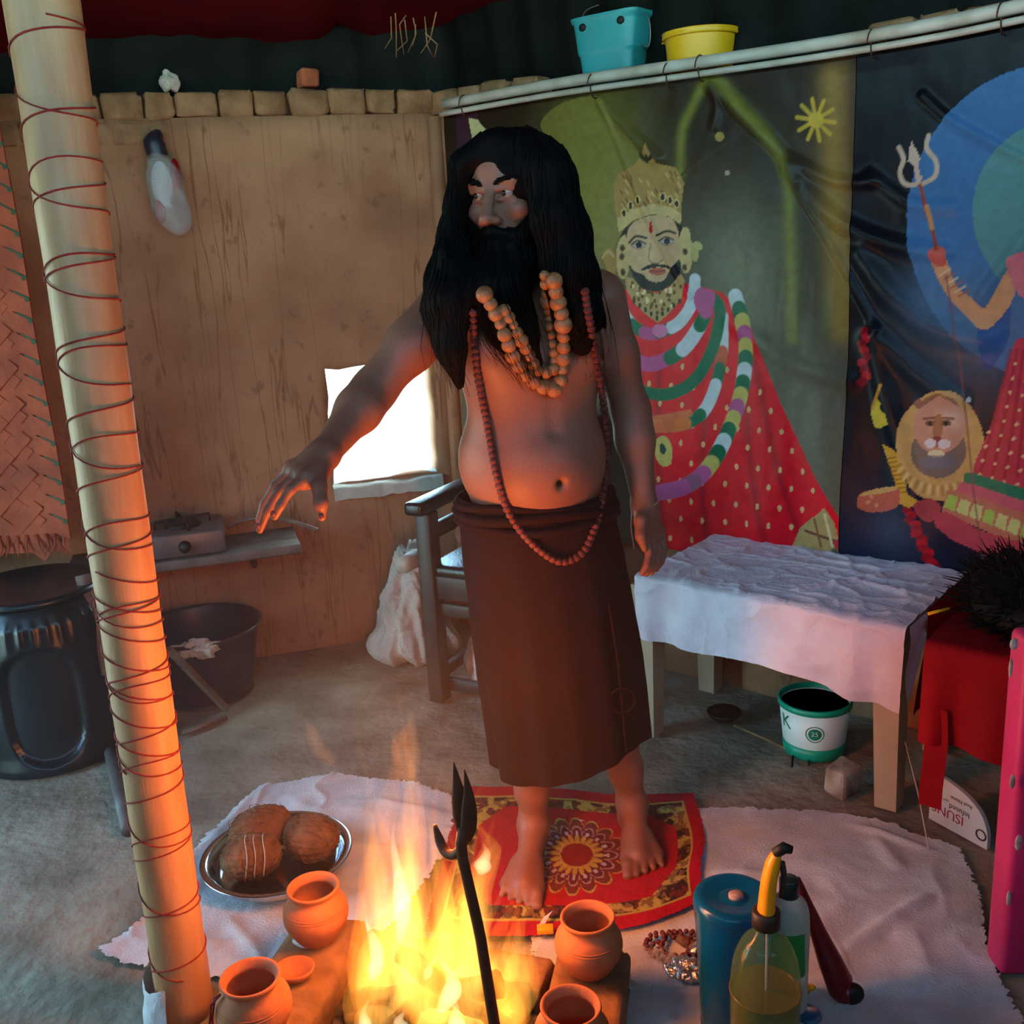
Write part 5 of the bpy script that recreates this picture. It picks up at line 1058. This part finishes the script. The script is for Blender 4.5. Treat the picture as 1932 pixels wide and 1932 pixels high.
# carton lying upside down, curved top edge
cp0, cp1 = G(1752, 1545), G(1885, 1618); ct_ = nrm(cp1 - cp0); cn = np.cross(UZ, ct_)
crt = thing('carton_sheet', 'white printed carton piece standing upside down on the floor behind the pink post', 'carton', cp0)
cW = .17; prof = [(0, 0), (cW, 0), (cW, .03), (cW * .97, .055), (cW * .85, .090), (cW * .62, .115), (cW * .35, .128), (cW * .16, .130), (0, .105)]
pr = spline(np.array(prof[2:]), 4); ring = np.concatenate([[prof[0], prof[1]], pr]); n = len(ring)
V = [cp0 + ct_ * x + UZ * (y + .002) for x, y in ring] + [cp0 + ct_ * x + UZ * (y + .002) + cn * .012 for x, y in ring]
mk('board', (np.array(V), [tuple(range(n)), tuple(range(2 * n - 1, n - 1, -1))] + [(i, n + i, n + (i + 1) % n, (i + 1) % n) for i in range(n)]), M['carton'], crt, smooth=False)
def on_carton(cx, cz, x, y): return cp0 + ct_ * (cx - x) + UZ * (cz - y) - cn * .0012      # turned upside down
text('ISUNS', .036, lambda x, y: on_carton(.055, .045, x, y), M['ink_red'], crt); text('Infused', .021, lambda x, y: on_carton(.088, .068, x, y), M['ink_dark'], crt); text('Real Name', .014, lambda x, y: on_carton(.092, .094, x, y), M['ink_dark'], crt); text('approved', .009, lambda x, y: on_carton(.04, .078, x, y), M['ink_dark'], crt)
t = np.linspace(0, 2 * math.pi, 30); mk('emblem', MB().tube([cp0 + ct_ * (.152 + .013 * math.cos(k)) + UZ * (.034 + .013 * math.sin(k)) - cn * .001 for k in t], .0022, 4), M['ink_dark'], crt)
# pink post
pk = thing('pink_post', 'chipped pink painted wooden post at the right edge', 'post', (.98, 1.78, 0))
bb = MB().box((0, 0, 0), (.13, .07, .735), None, .014, 3); V = bb.v[0]; V[:, 0] += .006 * np.sin(V[:, 2] * 9); V = V + np.array([1.0, 1.78, .3685]); mk('post', (V, bb.f), M['pink'], pk)
for px, py, w, h_ in ((1896, 1475, .006, .016), (1908, 1590, .008, .018), (1889, 1695, .005, .018), (1893, 1260, .004, .02), (1899, 1215, .008, .012)):
    p = A(px + 14, py, 1.7445); mk('paint_chip', MB().ell(p, (w, .0022, h_), 9, 6), M['chip'], pk)

# ------------------------------------------------------------------ bottles and small things at lower right
jb = np.array([.375, 1.66, .009])
jr = thing('blue_jug', 'blue translucent plastic jug behind the spray bottle', 'jug', jb)
mk('jug_body', MB().lathe(spline(np.array([(0, .002), (.058, .002), (.062, .012), (.068, .15), (.074, .255), (.073, .268), (.066, .277)]), 4), jb, 44), M['bluejar'], jr)
mk('jug_lid', MB().lathe(spline(np.array([(.074, .258), (.076, .262), (.074, .276), (.064, .283), (.045, .280), (.02, .276), (0, .276)]), 3), jb, 44), M['bluejar'], jr)
mk('lid_cap', MB().lathe([(0, .276), (.014, .276), (.014, .283), (.011, .285), (0, .285)], jb + (.004, 0, 0), 20), M['chip'], jr)
sb = np.array([.398, 1.515, .009])
sp = thing('spray_bottle', 'clear bottle of oil with an orange spray head, nearest the camera', 'bottle', sb)
mk('bottle', MB().lathe(spline(np.array([(0, .003), (.055, .003), (.060, .012), (.061, .12), (.061, .20), (.056, .25), (.042, .288), (.024, .308), (.018, .318), (.018, .33)]), 4), sb, 44), M['clear'], sp)
mk('liquid', MB().lathe(spline(np.array([(0, .006), (.052, .006), (.057, .016), (.0585, .12), (.0585, .19), (.0583, .1905), (0, .191)]), 3), sb, 40), M['oil'], sp)
mk('dip_tube', MB().tube([sb + (.002, 0, .02), sb + (.002, 0, .33)], .0025, 8), M['milky'], sp)
mk('collar', MB().lathe([(.018, .322), (.024, .324), (.024, .352), (.021, .354), (0, .354)], sb, 28), M['darkcap'], sp)
hd = [sb + np.array(q) for q in ((0, 0, .352), (.002, 0, .385), (.004, -.002, .415), (.010, -.002, .445), (.016, -.004, .466))]
spr = mk('spray_head', MB().tube(spline(hd, 5), [.019, .0175, .0165, .0155, .010], 12, flat=.8), M['orange'], sp)
mk('nozzle', MB().tube([hd[-1] + (-.004, 0, .0), hd[-1] + (.012, -.002, .012), hd[-1] + (.024, -.004, .008)], [.009, .010, .007], 10), M['black'], spr)
mk('trigger', MB().tube(spline([hd[3] + (.014, -.002, .004), hd[2] + (.024, -.004, .006), hd[1] + (.022, -.004, -.004)], 4), [.006, .005, .004], 8), M['darkcap'], spr)
mk('paper_band', MB().lathe([(.0615, .02), (.0622, .022), (.0622, .075), (.0615, .077)], sb, 40), M['darkcap'], sp)
gb = np.array([.487, 1.69, .009])
gr = thing('shampoo_bottle', 'milky bottle with green band and dark cap behind the spray bottle', 'bottle', gb)
mk('bottle', MB().lathe(spline(np.array([(0, .002), (.034, .002), (.038, .01), (.040, .12), (.040, .20), (.034, .235), (.019, .252), (.016, .258)]), 4), gb, 36), M['milky'], gr)
mk('green_band', MB().lathe([(.0405, .095), (.0412, .097), (.0412, .19), (.0405, .192)], gb + (-.004, -.002, 0), 36), M['green'], gr)
mk('cap', MB().lathe([(.016, .252), (.0185, .253), (.0185, .287), (.016, .290), (0, .290)], gb, 28), M['capdark'], gr)
hn = thing('curved_horn', 'dark red curved horn leaning over the white cloth right of the bottles', 'horn', G(1600, 1915))
hp_ = spline([A(1503, 1658, 1.755), A(1528, 1720, 1.74), A(1556, 1790, 1.72), A(1582, 1850, 1.70), A(1604, 1905, 1.69)], 6); hp_[:, 2] = np.maximum(hp_[:, 2], .04)
mk('horn_body', MB().tube(hp_, [.009, .014, .021, .030, .034, .030], 16, flat=.75), M['horn'], hn); mk('dark_tip', MB().ell(hp_[-1] + (.0, -.006, -.004), (.024, .018, .022), 16, 10), M['black'], hn)
def crumple(name, label, cat, c, r, m, amp, seed, h_=.006):
    s = SDF(np.asarray(c) - max(r) * 1.5, np.asarray(c) + max(r) * 1.5, h_); s.el(c, r, None, .01); V, F = s.mesh(0); d = V - c
    V = c + d * (1 + amp * (np.abs(fbm(d[:, 0] * 38, d[:, 1] * 38 + d[:, 2] * 31, seed)) * 2 - .3))[:, None]; V[:, 2] = np.maximum(V[:, 2], .009); return tag(mk(name, (V, F), m, loc=(c[0], c[1], 0), smooth=False), label, cat)
p = G(1300, 1850); crumple('foil_pouch', 'crumpled silver foil pouch left of the blue jug', 'pouch', np.array([p[0], p[1], .024]), (.052, .032, .018), M['foil'], .6, 3)
p = G(1322, 1822); crumple('foil_pouch', 'small shiny foil scrap above the silver pouch', 'foil', np.array([p[0] + .005, p[1] + .02, .02]), (.022, .022, .014), M['foil'], .5, 5, .004)
p = G(1232, 1838); crumple('plastic_bag', 'clear crumpled plastic bag on the floor beside the bead heap', 'bag', np.array([p[0], p[1], .016]), (.075, .06, .012), M['polybag'], .6, 8)
for i, (px, py) in enumerate(((1518, 1884), (1508, 1892), (1528, 1878))):
    p = G(px, py); p[2] = .016; bb = MB()
    for k in range(14): a = k * 2.4; d = np.array([math.cos(a), math.sin(a), .5]); bb.ell(p + d * .006, (.006, .004, .003), 6, 4)
    tag(mk('marigold_flower', bb, M['marigold'], loc=p), ('yellow marigold head in the middle of the three by the horn', 'yellow marigold head nearest the spray bottle', 'yellow marigold head furthest to the right, near the horn')[i], 'flower', 'marigold heads')
p = G(1524, 1922); p[2] = .0095; tag(mk('blue_saucer', MB().lathe([(0, .008), (.02, .008), (.026, .004), (.027, 0), (0, 0)], p, 28), M['bluejar'], loc=p), 'small flat blue saucer at the bottom edge beside the spray bottle', 'saucer')
hb = thing('prayer_beads', 'heap of brown prayer beads on the floor left of the blue jug', 'beads', G(1278, 1800)); proto = None; c = G(1276, 1798)
for k in range(90):
    t = k / 90; a = t * 26; rr = .018 + .03 * abs(math.sin(t * 9)); q = c + np.array([rr * math.cos(a) * 1.4, rr * math.sin(a) + .02 * math.sin(a * .3), .015 + .012 * (1 - rr / .05) * RNG.random() + .004 * RNG.random()])
    if proto is None: V = MB().ell((0, 0, 0), (.0056,) * 3, 8, 6); proto = mk('bead', (V.v[0] + ORG[hb.name], V.f), M['redbead'], hb); be = proto
    else: be = proto.copy(); COL.objects.link(be)
    be.location = Vector(q - ORG[hb.name])
a = np.linspace(3.6, 7.2, 14); c = G(1320, 1765); tag(mk('rope', MB().tube([c + np.array([.055 * math.cos(k), .06 * math.sin(k), .016]) for k in a], .010, 10), M['husk'], loc=c), 'thick brown rope curl beside the red mat corner', 'rope')
p = G(1022, 1770); tag(mk('paper_scrap', MB().grid(lambda U, V: (p[0] + .035 * U + .02 * V, p[1] + .012 * V + .05 * U, .03 + .012 * np.sin(U * 3) + .006 * V), np.linspace(0, 1, 8), np.linspace(-.5, .5, 5)), M['white'], loc=p), 'white paper scrap between the fire and the red mat', 'paper')
p = G(1030, 1778); tag(mk('matchbox', MB().box((p[0], p[1], .034), (.036, .022, .013), None, .002), M['yellow'], loc=p), 'small yellow matchbox behind the back right clay pot', 'box')
p = G(580, 1790, HZ); tag(mk('cotton_wick', MB().tube(spline([(p[0] - .03, p[1] + .02, HZ + .006), (p[0], p[1], HZ + .012), (p[0] + .03, p[1] + .022, HZ + .01), (p[0] + .045, p[1] + .04, HZ + .02)], 5), [.006, .010, .007, .002], 8), M['white'], loc=p), 'white cotton wick on the hearth between the left clay pots', 'wick')

# ------------------------------------------------------------------ armchair and sacks behind the man
cw = nrm((.88, -.47, 0)); cb = nrm((.47, .88, 0)); K0 = np.array([-.318, 3.185, 0]); CM = np.stack([cw, cb, UZ], 1); kq = lambda u, v, z: K0 + cw * u + cb * v + UZ * z; KW, KD = .50, .42
ch = thing('armchair', 'dark wooden armchair with black padded arms standing behind the man', 'chair', kq(KW / 2, KD / 2, 0))
for u in (.03, KW - .03):
    mk('leg', MB().box(kq(u, .03, .33), (.055, .06, .66), CM, .005), M['chairwood'], ch); mk('leg', MB().box(kq(u, KD - .02, .46), (.05, .05, .92), CM, .005), M['chairwood'], ch)
    mk('armrest', MB().box(kq(u, KD / 2 - .02, .685), (.07, KD + .06, .045), CM, .014, 3), M['rexine'], ch); mk('arm_rail', MB().box(kq(u, KD / 2, .585), (.03, KD - .08, .05), CM, .008, 3), M['chairwood'], ch)
    mk('side_rail', MB().box(kq(u, KD / 2, .40), (.03, KD - .07, .07), CM, .004), M['chairwood'], ch); mk('stretcher', MB().box(kq(u, KD / 2, .09), (.028, KD - .08, .035), CM, .004), M['chairwood'], ch)
mk('front_rail', MB().box(kq(KW / 2, .03, .41), (KW - .1, .035, .08), CM, .004), M['chairwood'], ch); mk('front_rail', MB().box(kq(KW / 2, .035, .33), (KW - .1, .025, .045), CM, .004), M['chairwood'], ch); mk('stretcher', MB().box(kq(KW / 2, .06, .05), (KW - .1, .03, .04), CM, .004), M['chairwood'], ch)
mk('seat', MB().box(kq(KW / 2, KD / 2, .462), (KW - .04, KD - .03, .045), CM, .018, 3), M['rexine'], ch)
mk('back_panel', MB().box(kq(KW / 2, KD - .015, .74), (KW - .1, .03, .28), CM, .012, 3), M['rexine'], ch); mk('top_rail', MB().box(kq(KW / 2, KD - .02, .90), (KW - .08, .04, .045), CM, .01, 3), M['chairwood'], ch)
def lump(name, label, cat, parts, lo, hi, m, wr, seed, hgt=.009, zmin=.002):
    s = SDF(lo, hi, hgt)
    for c_, r_ in parts: s.el(c_, r_, None, .05)
    V, F = s.mesh(1); c_ = V.mean(0); d = V - c_; n_ = np.arctan2(d[:, 1], d[:, 0])
    V = V + (wr * (fbm(n_ * 5 + d[:, 2] * 6, d[:, 2] * 9, seed) + .5 * np.abs(vnoise(n_ * 12, d[:, 2] * 4, seed + 2))))[:, None] * (d / (np.linalg.norm(d, axis=1)[:, None] + 1e-9)); V[:, 2] = np.maximum(V[:, 2], zmin)
    return tag(mk(name, (V, F), m, loc=(c_[0], c_[1], zmin)), label, cat)
c = A(757, 1170, 3.55)
lump('woven_sack', 'bulging white woven sack on the floor left of the armchair', 'sack', [((-.39, 3.60, .16), (.12, .10, .17)), ((-.40, 3.57, .07), (.16, .11, .08)), ((-.37, 3.62, .33), (.08, .07, .10))], (-.65, 3.38, -.02), (-.15, 3.78, .5), M['sack'], .05, 4)
c = kq(.20, .22, 0); lump('woven_sack', 'crumpled white sack stuffed under the armchair seat', 'sack', [(c + UZ * .14, (.12, .11, .15)), (c + UZ * .05, (.14, .13, .06))], c - .26, c + (.26, .26, .34), M['sack'], .05, 9)
c = kq(.19, .20, .56); lump('beige_cloth', 'bunched beige cloth lying on the armchair seat', 'cloth', [(c, (.12, .10, .055)), (c + (.05, .03, .02), (.08, .07, .06))], c - .22, c + .22, M['sack'], .04, 12, .009, .486)
tag(mk('rolled_sheet', MB().tube([A(762, 1066, 3.32), A(786, 1052, 3.46)], [.030, .032], 16), M['pvc'], loc=A(770, 1066, 3.35)), 'short grey roll lying on top of the sack beside the armchair leg', 'roll')

# ------------------------------------------------------------------ left side: shelf, stove, tub, drum, mat, pipes, hanging bag
def bw(u, v, z): return P0 + bt * u + bn * v + UZ * z
BM = np.stack([bt, bn, UZ], 1); su = lambda X: (X - P0[0]) / bt[0]
slab = thing('stone_shelf', 'stone slab shelf fixed to the mud wall below the stove', 'shelf', bw(su(-1.15), .12, .47))
mk('slab', MB().box(bw(su(-1.20), .13, .475), (.78, .26, .035), BM, .006, 2, .0015), M['stone'], slab)
for X in (-1.45, -.98): mk('bracket', MB().tube([bw(su(X), .0, .36), bw(su(X), .16, .455)], .012, 6).tube([bw(su(X), .004, .36), bw(su(X), .004, .455)], .012, 6), M['iron'], slab)
sv = thing('gas_stove', 'flat grey gas stove with dark knob on the stone shelf', 'stove', bw(su(-1.25), .13, .493))
mk('stove_body', MB().box(bw(su(-1.26), .13, .537), (.40, .22, .085), BM, .008, 2), M['stove'], sv)
mk('knob', MB().lathe([(0, .026), (.018, .024), (.021, .004), (.021, 0), (0, 0)], bw(su(-1.20), .24, .533), 20, np.stack([bt, np.cross(bn, bt), bn], 1)), M['black'], sv)
mk('burner', MB().lathe([(0, .024), (.04, .022), (.055, .01), (.065, 0), (0, 0)], bw(su(-1.2), .12, .580), 28), M['black'], sv)
for k in range(4): a = k * math.pi / 2 + .5; c = bw(su(-1.2), .12, .60); mk('pan_support', MB().tube([c + np.array([.03 * math.cos(a), .03 * math.sin(a), .006]), c + np.array([.095 * math.cos(a), .095 * math.sin(a), .006]), c + np.array([.095 * math.cos(a), .095 * math.sin(a), -.02])], .005, 6), M['black'], sv)
tag(mk('gas_hose', MB().tube(spline([bw(su(-1.06), .10, .545), bw(su(-.99), .10, .566), bw(su(-.9), .11, .56), bw(su(-.82), .13, .535), bw(su(-.755), .15, .505)], 6), .008, 8), M['greywood'], loc=bw(su(-1.06), .1, .545)), 'pale hose curving from the stove past the end of the stone shelf', 'hose')
tc_ = np.array([-1.12, 3.375, .0]); tub = thing('plastic_tub', 'wide dark plastic tub on the floor below the stone shelf', 'tub', tc_)
mk('tub_body', MB().lathe(spline(np.array([(0, .002), (.15, .002), (.165, .02), (.198, .20), (.208, .24), (.218, .243), (.219, .251), (.206, .25), (.193, .2), (.158, .03), (0, .02)]), 3), tc_, 52), M['tubplastic'], tub)
c = tc_ + (.02, -.06, .0); tag(mk('steel_ladle', MB().tube(spline([c + (-.1, -.04, .16), c + (-.02, -.02, .10), c + (.06, .02, .05)], 4), .006, 8).ell(c + (.09, .03, .045), (.045, .04, .018)), M['steel'], loc=c + UZ * .03), 'dull steel ladle lying inside the dark tub', 'ladle')
c = tc_ + (.0, -.15, .17); crumple('grey_rag', 'crumpled grey rag hanging on the near rim of the dark tub', 'rag', np.array([tc_[0] + .05, tc_[1] - .19, .235]), (.075, .03, .028), M['sack'], .5, 5)
# drum
dc = np.array([-1.50, 3.02, 0]); dr = thing('plastic_drum_stool', 'black moulded plastic drum stool at the left edge', 'stool', dc)
def drum(U, V):
    prof = np.interp(V, [0, .03, .12, .5, .75, .9, .97, 1], [.232, .236, .228, .222, .222, .212, .196, .186]); c4 = np.abs(np.cos(2 * (U - .35)))
    arch = np.clip(1 - ((((U - .35 + math.pi / 4) % (math.pi / 2)) - math.pi / 4) / .52) ** 2 - ((V - .42) / .36) ** 4, 0, 1)
    r = prof - .022 * np.clip(arch * 6, 0, 1) + .006 * np.exp(-((((U + 10) * 18 / math.pi) % 1 - .5) / .16) ** 2) * np.clip((V - .76) * 12, 0, 1) * np.clip((.95 - V) * 20, 0, 1)
    return dc[0] + r * np.cos(U), dc[1] + r * np.sin(U), (.003 + V * .515)
mk('drum_body', MB().grid(drum, np.linspace(0, 2 * math.pi, 200, endpoint=False), np.linspace(0, 1, 60), cu=True), M['darkplastic'], dr)
mk('seat', MB().lathe(spline(np.array([(0, .522), (.12, .523), (.19, .527), (.206, .527), (.212, .533), (.208, .543), (.196, .547), (.12, .541), (0, .540)]), 3), dc, 60), M['darkplastic'], dr)
# woven palm mat
mt = thing('palm_leaf_mat', 'orange woven palm leaf mat hanging above the black drum stool', 'mat', (-1.66, 3.17, .58))
mY = 3.18; xr = lambda z: -1.419 + .003 * math.sin(z * 9)
mk('mat_sheet', MB().grid(lambda U, V: (-2.0 + (.565) * U, mY + .012 + .01 * np.sin(U * 6) + .004 * fbm(U * 8, V * 20, 3), .60 + V * 1.5), np.linspace(0, 1, 30), np.linspace(0, 1, 60)), M['palm'], mt)
proto = None
for k in range(24):
    z = .64 + k * .0635; g = MB(); x1 = xr(z)
    g.add([(x1, mY - .006, z), (x1, mY - .006, z + .054), (x1 - .055, mY - .010, z + .088), (x1 - .066, mY - .014, z + .038), (x1, mY + .004, z), (x1, mY + .004, z + .054), (x1 - .055, mY + .0, z + .088), (x1 - .066, mY - .002, z + .038)], [(0, 1, 2, 3), (7, 6, 5, 4), (0, 4, 5, 1), (1, 5, 6, 2), (2, 6, 7, 3), (3, 7, 4, 0)])
    mk('edge_flap', g, M['palm'], mt, smooth=False)
    if k % 1 == 0: mk('green_strip', MB().box((x1 - .024, mY - .004, z + .068), (.052, .006, .016), np.array(Matrix.Rotation(.55, 3, 'Y')), .001, 1), M['palmgreen'], mt, smooth=False)
for k in range(26):
    for d_ in (1, -1):
        z = .62 + k * .056; g = MB(); L = .30; x0 = -1.50 - .06 * (k % 2); a = d_ * .75
        p = np.array([x0 - .10, mY + .001 - .003 * (d_ > 0) - .002 * (k % 2), z + .05]); ux = np.array([math.cos(a), 0, math.sin(a)]) * .13; uz = np.array([-math.sin(a), 0, math.cos(a)]) * .019
        g.add([p - ux - uz, p + ux - uz, p + ux + uz, p - ux + uz, p - ux - uz + (0, .002, 0), p + ux - uz + (0, .002, 0), p + ux + uz + (0, .002, 0), p - ux + uz + (0, .002, 0)], [(0, 1, 2, 3), (7, 6, 5, 4), (0, 4, 5, 1), (1, 5, 6, 2), (2, 6, 7, 3), (3, 7, 4, 0)]); mk('weave_strip', g, M['palm'], mt, smooth=False)
for k in range(16):
    x = -1.44 - k * .03; mk('fringe', MB().tube([(x, mY, .66), (x + .008 * RNG.normal(), mY - .014, .625), (x + .02 * RNG.normal(), mY - .03, .594)], [.006, .004, .001], 5), M['palm'], mt)
# pipes and sticks on the floor
a, q = A(207, 1435, 2.78), G(246, 1580); q[2] = .022; a[2] = .022 if a[2] < .022 else a[2]
a = G(212, 1432); a[2] = .024
tag(mk('metal_pipe', MB().tube([a, q], .021, 16), M['rust'], loc=q), 'grey metal pipe lying on the floor behind the bamboo pole', 'pipe')
a, q = A(318, 1225, 3.10), G(428, 1348); q[2] = .02
tag(mk('wooden_plank', MB().tube([a, q], [.028, .026], 4, flat=.5), M['greywood'], loc=q, smooth=False), 'narrow wooden plank leaning in front of the dark tub', 'plank')
a, q = G(345, 1390), G(430, 1356); a[2] = q[2] = .012; tag(mk('wooden_stick', MB().tube([a, q + (.0, -.012, 0)], .010, 8), M['greywood'], loc=a), 'short stick on the floor at the foot of the leaning plank', 'stick')
tag(mk('bamboo_stub', MB().tube([A(155, 1085, 3.0), A(205, 1270, 2.95)], [.022, .024], 10), M['greywood'], loc=A(205, 1270, 2.95)), 'short pale wooden stake between the drum stool and the bamboo pole', 'stake')
# bag hanging on the wall
def onb(px, py, off):
    s_, z_ = on_back(px, py); return P0 + bt * s_ + bn * off + UZ * z_
hg = thing('hanging_bag', 'small plastic bag of red and white things hanging on the mud wall', 'bag', onb(320, 440, .05))
c = onb(318, 360, .06); s = SDF(c - .26, c + .26, .007); s.chain([onb(298, 300, .05), onb(312, 345, .055), onb(322, 395, .055), onb(336, 420, .05)], [.035, .055, .055, .045], .03); V, F = s.mesh(1); d = V - c
V = V + (.018 * fbm(d[:, 0] * 18, d[:, 2] * 14 + d[:, 1] * 20, 3))[:, None] * bn; k_ = (V - P0) @ bn; V = V + np.outer(np.maximum(.008 - k_, 0), bn); mk('bag_film', (V, F), M['polybag'], hg)
mk('white_packet', MB().ell(onb(306, 350, .055), (.035, .02, .075), 16, 10), M['white'], hg); mk('red_packet', MB().ell(onb(302, 400, .055), (.02, .018, .04), 14, 8), M['redcloth'], hg); mk('red_packet', MB().ell(onb(332, 330, .055), (.015, .018, .05), 14, 8), M['redcloth'], hg)
mk('knot', MB().tube(spline([onb(300, 300, .05), onb(292, 272, .045), onb(300, 250, .03)], 5), [.034, .036, .012], 10), M['tubplastic'], hg); mk('nail', MB().tube([onb(302, 252, -.02), onb(302, 250, .05)], .004, 6), M['iron'], hg)
# things on the wall heads
p = onb(585, 158, -.04); rock((p[0], p[1], 0), (.07, .06, .06), 'small orange brick bit on top of the mud wall', M['redbrick'], 5); o = bpy.data.objects['broken_brick.001']; o.location.z = WT + .004
p = onb(318, 140, -.02); crumple('paper_ball', 'crumpled pale paper ball tucked on the wall head at the left', 'paper', np.array([p[0], p[1], WT + .032]), (.03, .02, .03), M['sack'], .6, 2, .005)
def wall_head(px, py, off):
    s_, z_ = on_right(px, py, off); return RW_0 + RW_T * s_ + RW_N * off + UZ * z_
RM = np.stack([RW_T, -RW_N, UZ], 1); c = wall_head(1158, 138, -.05); c[2] = 1.948
tb = thing('teal_bucket', 'square teal plastic box with wire handle on the wall top', 'bucket', c)
def tbox(U, V):
    h_ = .205 * V; w = .082 + .024 * V + .004 * (V > .47) + .006 * (V > .93); a = U; k = (np.abs(np.cos(a)) ** 6 + np.abs(np.sin(a)) ** 6) ** (-1 / 6); p = c + (w * 1.08 * k * np.cos(a))[..., None] * RW_T + (w * .62 * k * np.sin(a))[..., None] * RW_N + h_[..., None] * UZ; return p[..., 0], p[..., 1], p[..., 2]
g = MB().grid(tbox, np.linspace(0, 2 * math.pi, 80, endpoint=False), np.linspace(0, 1, 34), cu=True); t = np.linspace(0, 2 * math.pi, 80, endpoint=False)
g.add(np.stack(tbox(t, np.zeros(80)), 1), [tuple(range(80))[::-1]]); g.add(np.stack(tbox(t, np.full(80, .9)), 1), [tuple(range(80))]); mk('box_body', g, M['teal'], tb)
mk('handle_end', MB().tube(spline([c + RW_T * .10 + UZ * .11, c + RW_T * .13 + UZ * .10, c + RW_T * .135 + UZ * .16, c + RW_T * .12 + UZ * .2], 5), .002, 5), M['wire'], tb); mk('handle', MB().tube(spline([c - RW_T * .10 + UZ * .10, c - RW_T * .122 + UZ * .12, c - RW_T * .115 + UZ * .20, c - RW_T * .10 + UZ * .235, c - RW_T * .05 + UZ * .245], 5), .002, 5), M['wire'], tb)
for x in (-.07, .07): mk('handle_lug', MB().ell(c + RW_T * x + RW_N * .066 + UZ * .175, (.014, .006, .012), 10, 6, RM), M['black'], tb)
c = wall_head(1322, 112, -.05); c[2] = 1.948
yt = thing('yellow_tub', 'round yellow plastic tub on the wall top beside the teal box', 'tub', c)
mk('tub_body', MB().lathe(spline(np.array([(0, .002), (.085, .002), (.096, .012), (.105, .095), (.106, .10)]), 3), c, 44), M['yellow'], yt); mk('lid', MB().lathe(spline(np.array([(.106, .094), (.113, .096), (.113, .106), (.104, .114), (0, .116)]), 3), c, 44), M['yellow'], yt)
mk('lid_tab', MB().box(c - RW_T * .117 + UZ * .098, (.02, .025, .006), RM, .002), M['yellow'], yt)

# thin smoke drifting round the fire
def mat_smoke(d):
    m = bpy.data.materials.new('thin_smoke'); m.use_nodes = True; nt = m.node_tree; nt.nodes.clear(); o = nt.nodes.new('ShaderNodeOutputMaterial'); v = nt.nodes.new('ShaderNodeVolumeScatter')
    v.inputs['Color'].default_value = (.9, .85, .82, 1); v.inputs['Density'].default_value = d; nt.links.new(v.outputs[0], o.inputs['Volume']); return m
sm_ = tag(mk('smoke', MB().ell((-.34, 2.05, .66), (.85, .72, .80), 32, 20), mat_smoke(.026), loc=(-.30, 2.15, .2)), 'thin smoke hanging in the air around the fire', 'smoke', kind='stuff')
for o in COL.objects:
    if o.parent is None and (o.name.startswith('bead_necklace') or o.name in ('person', 'prayer_beads')): o.location.z += .010
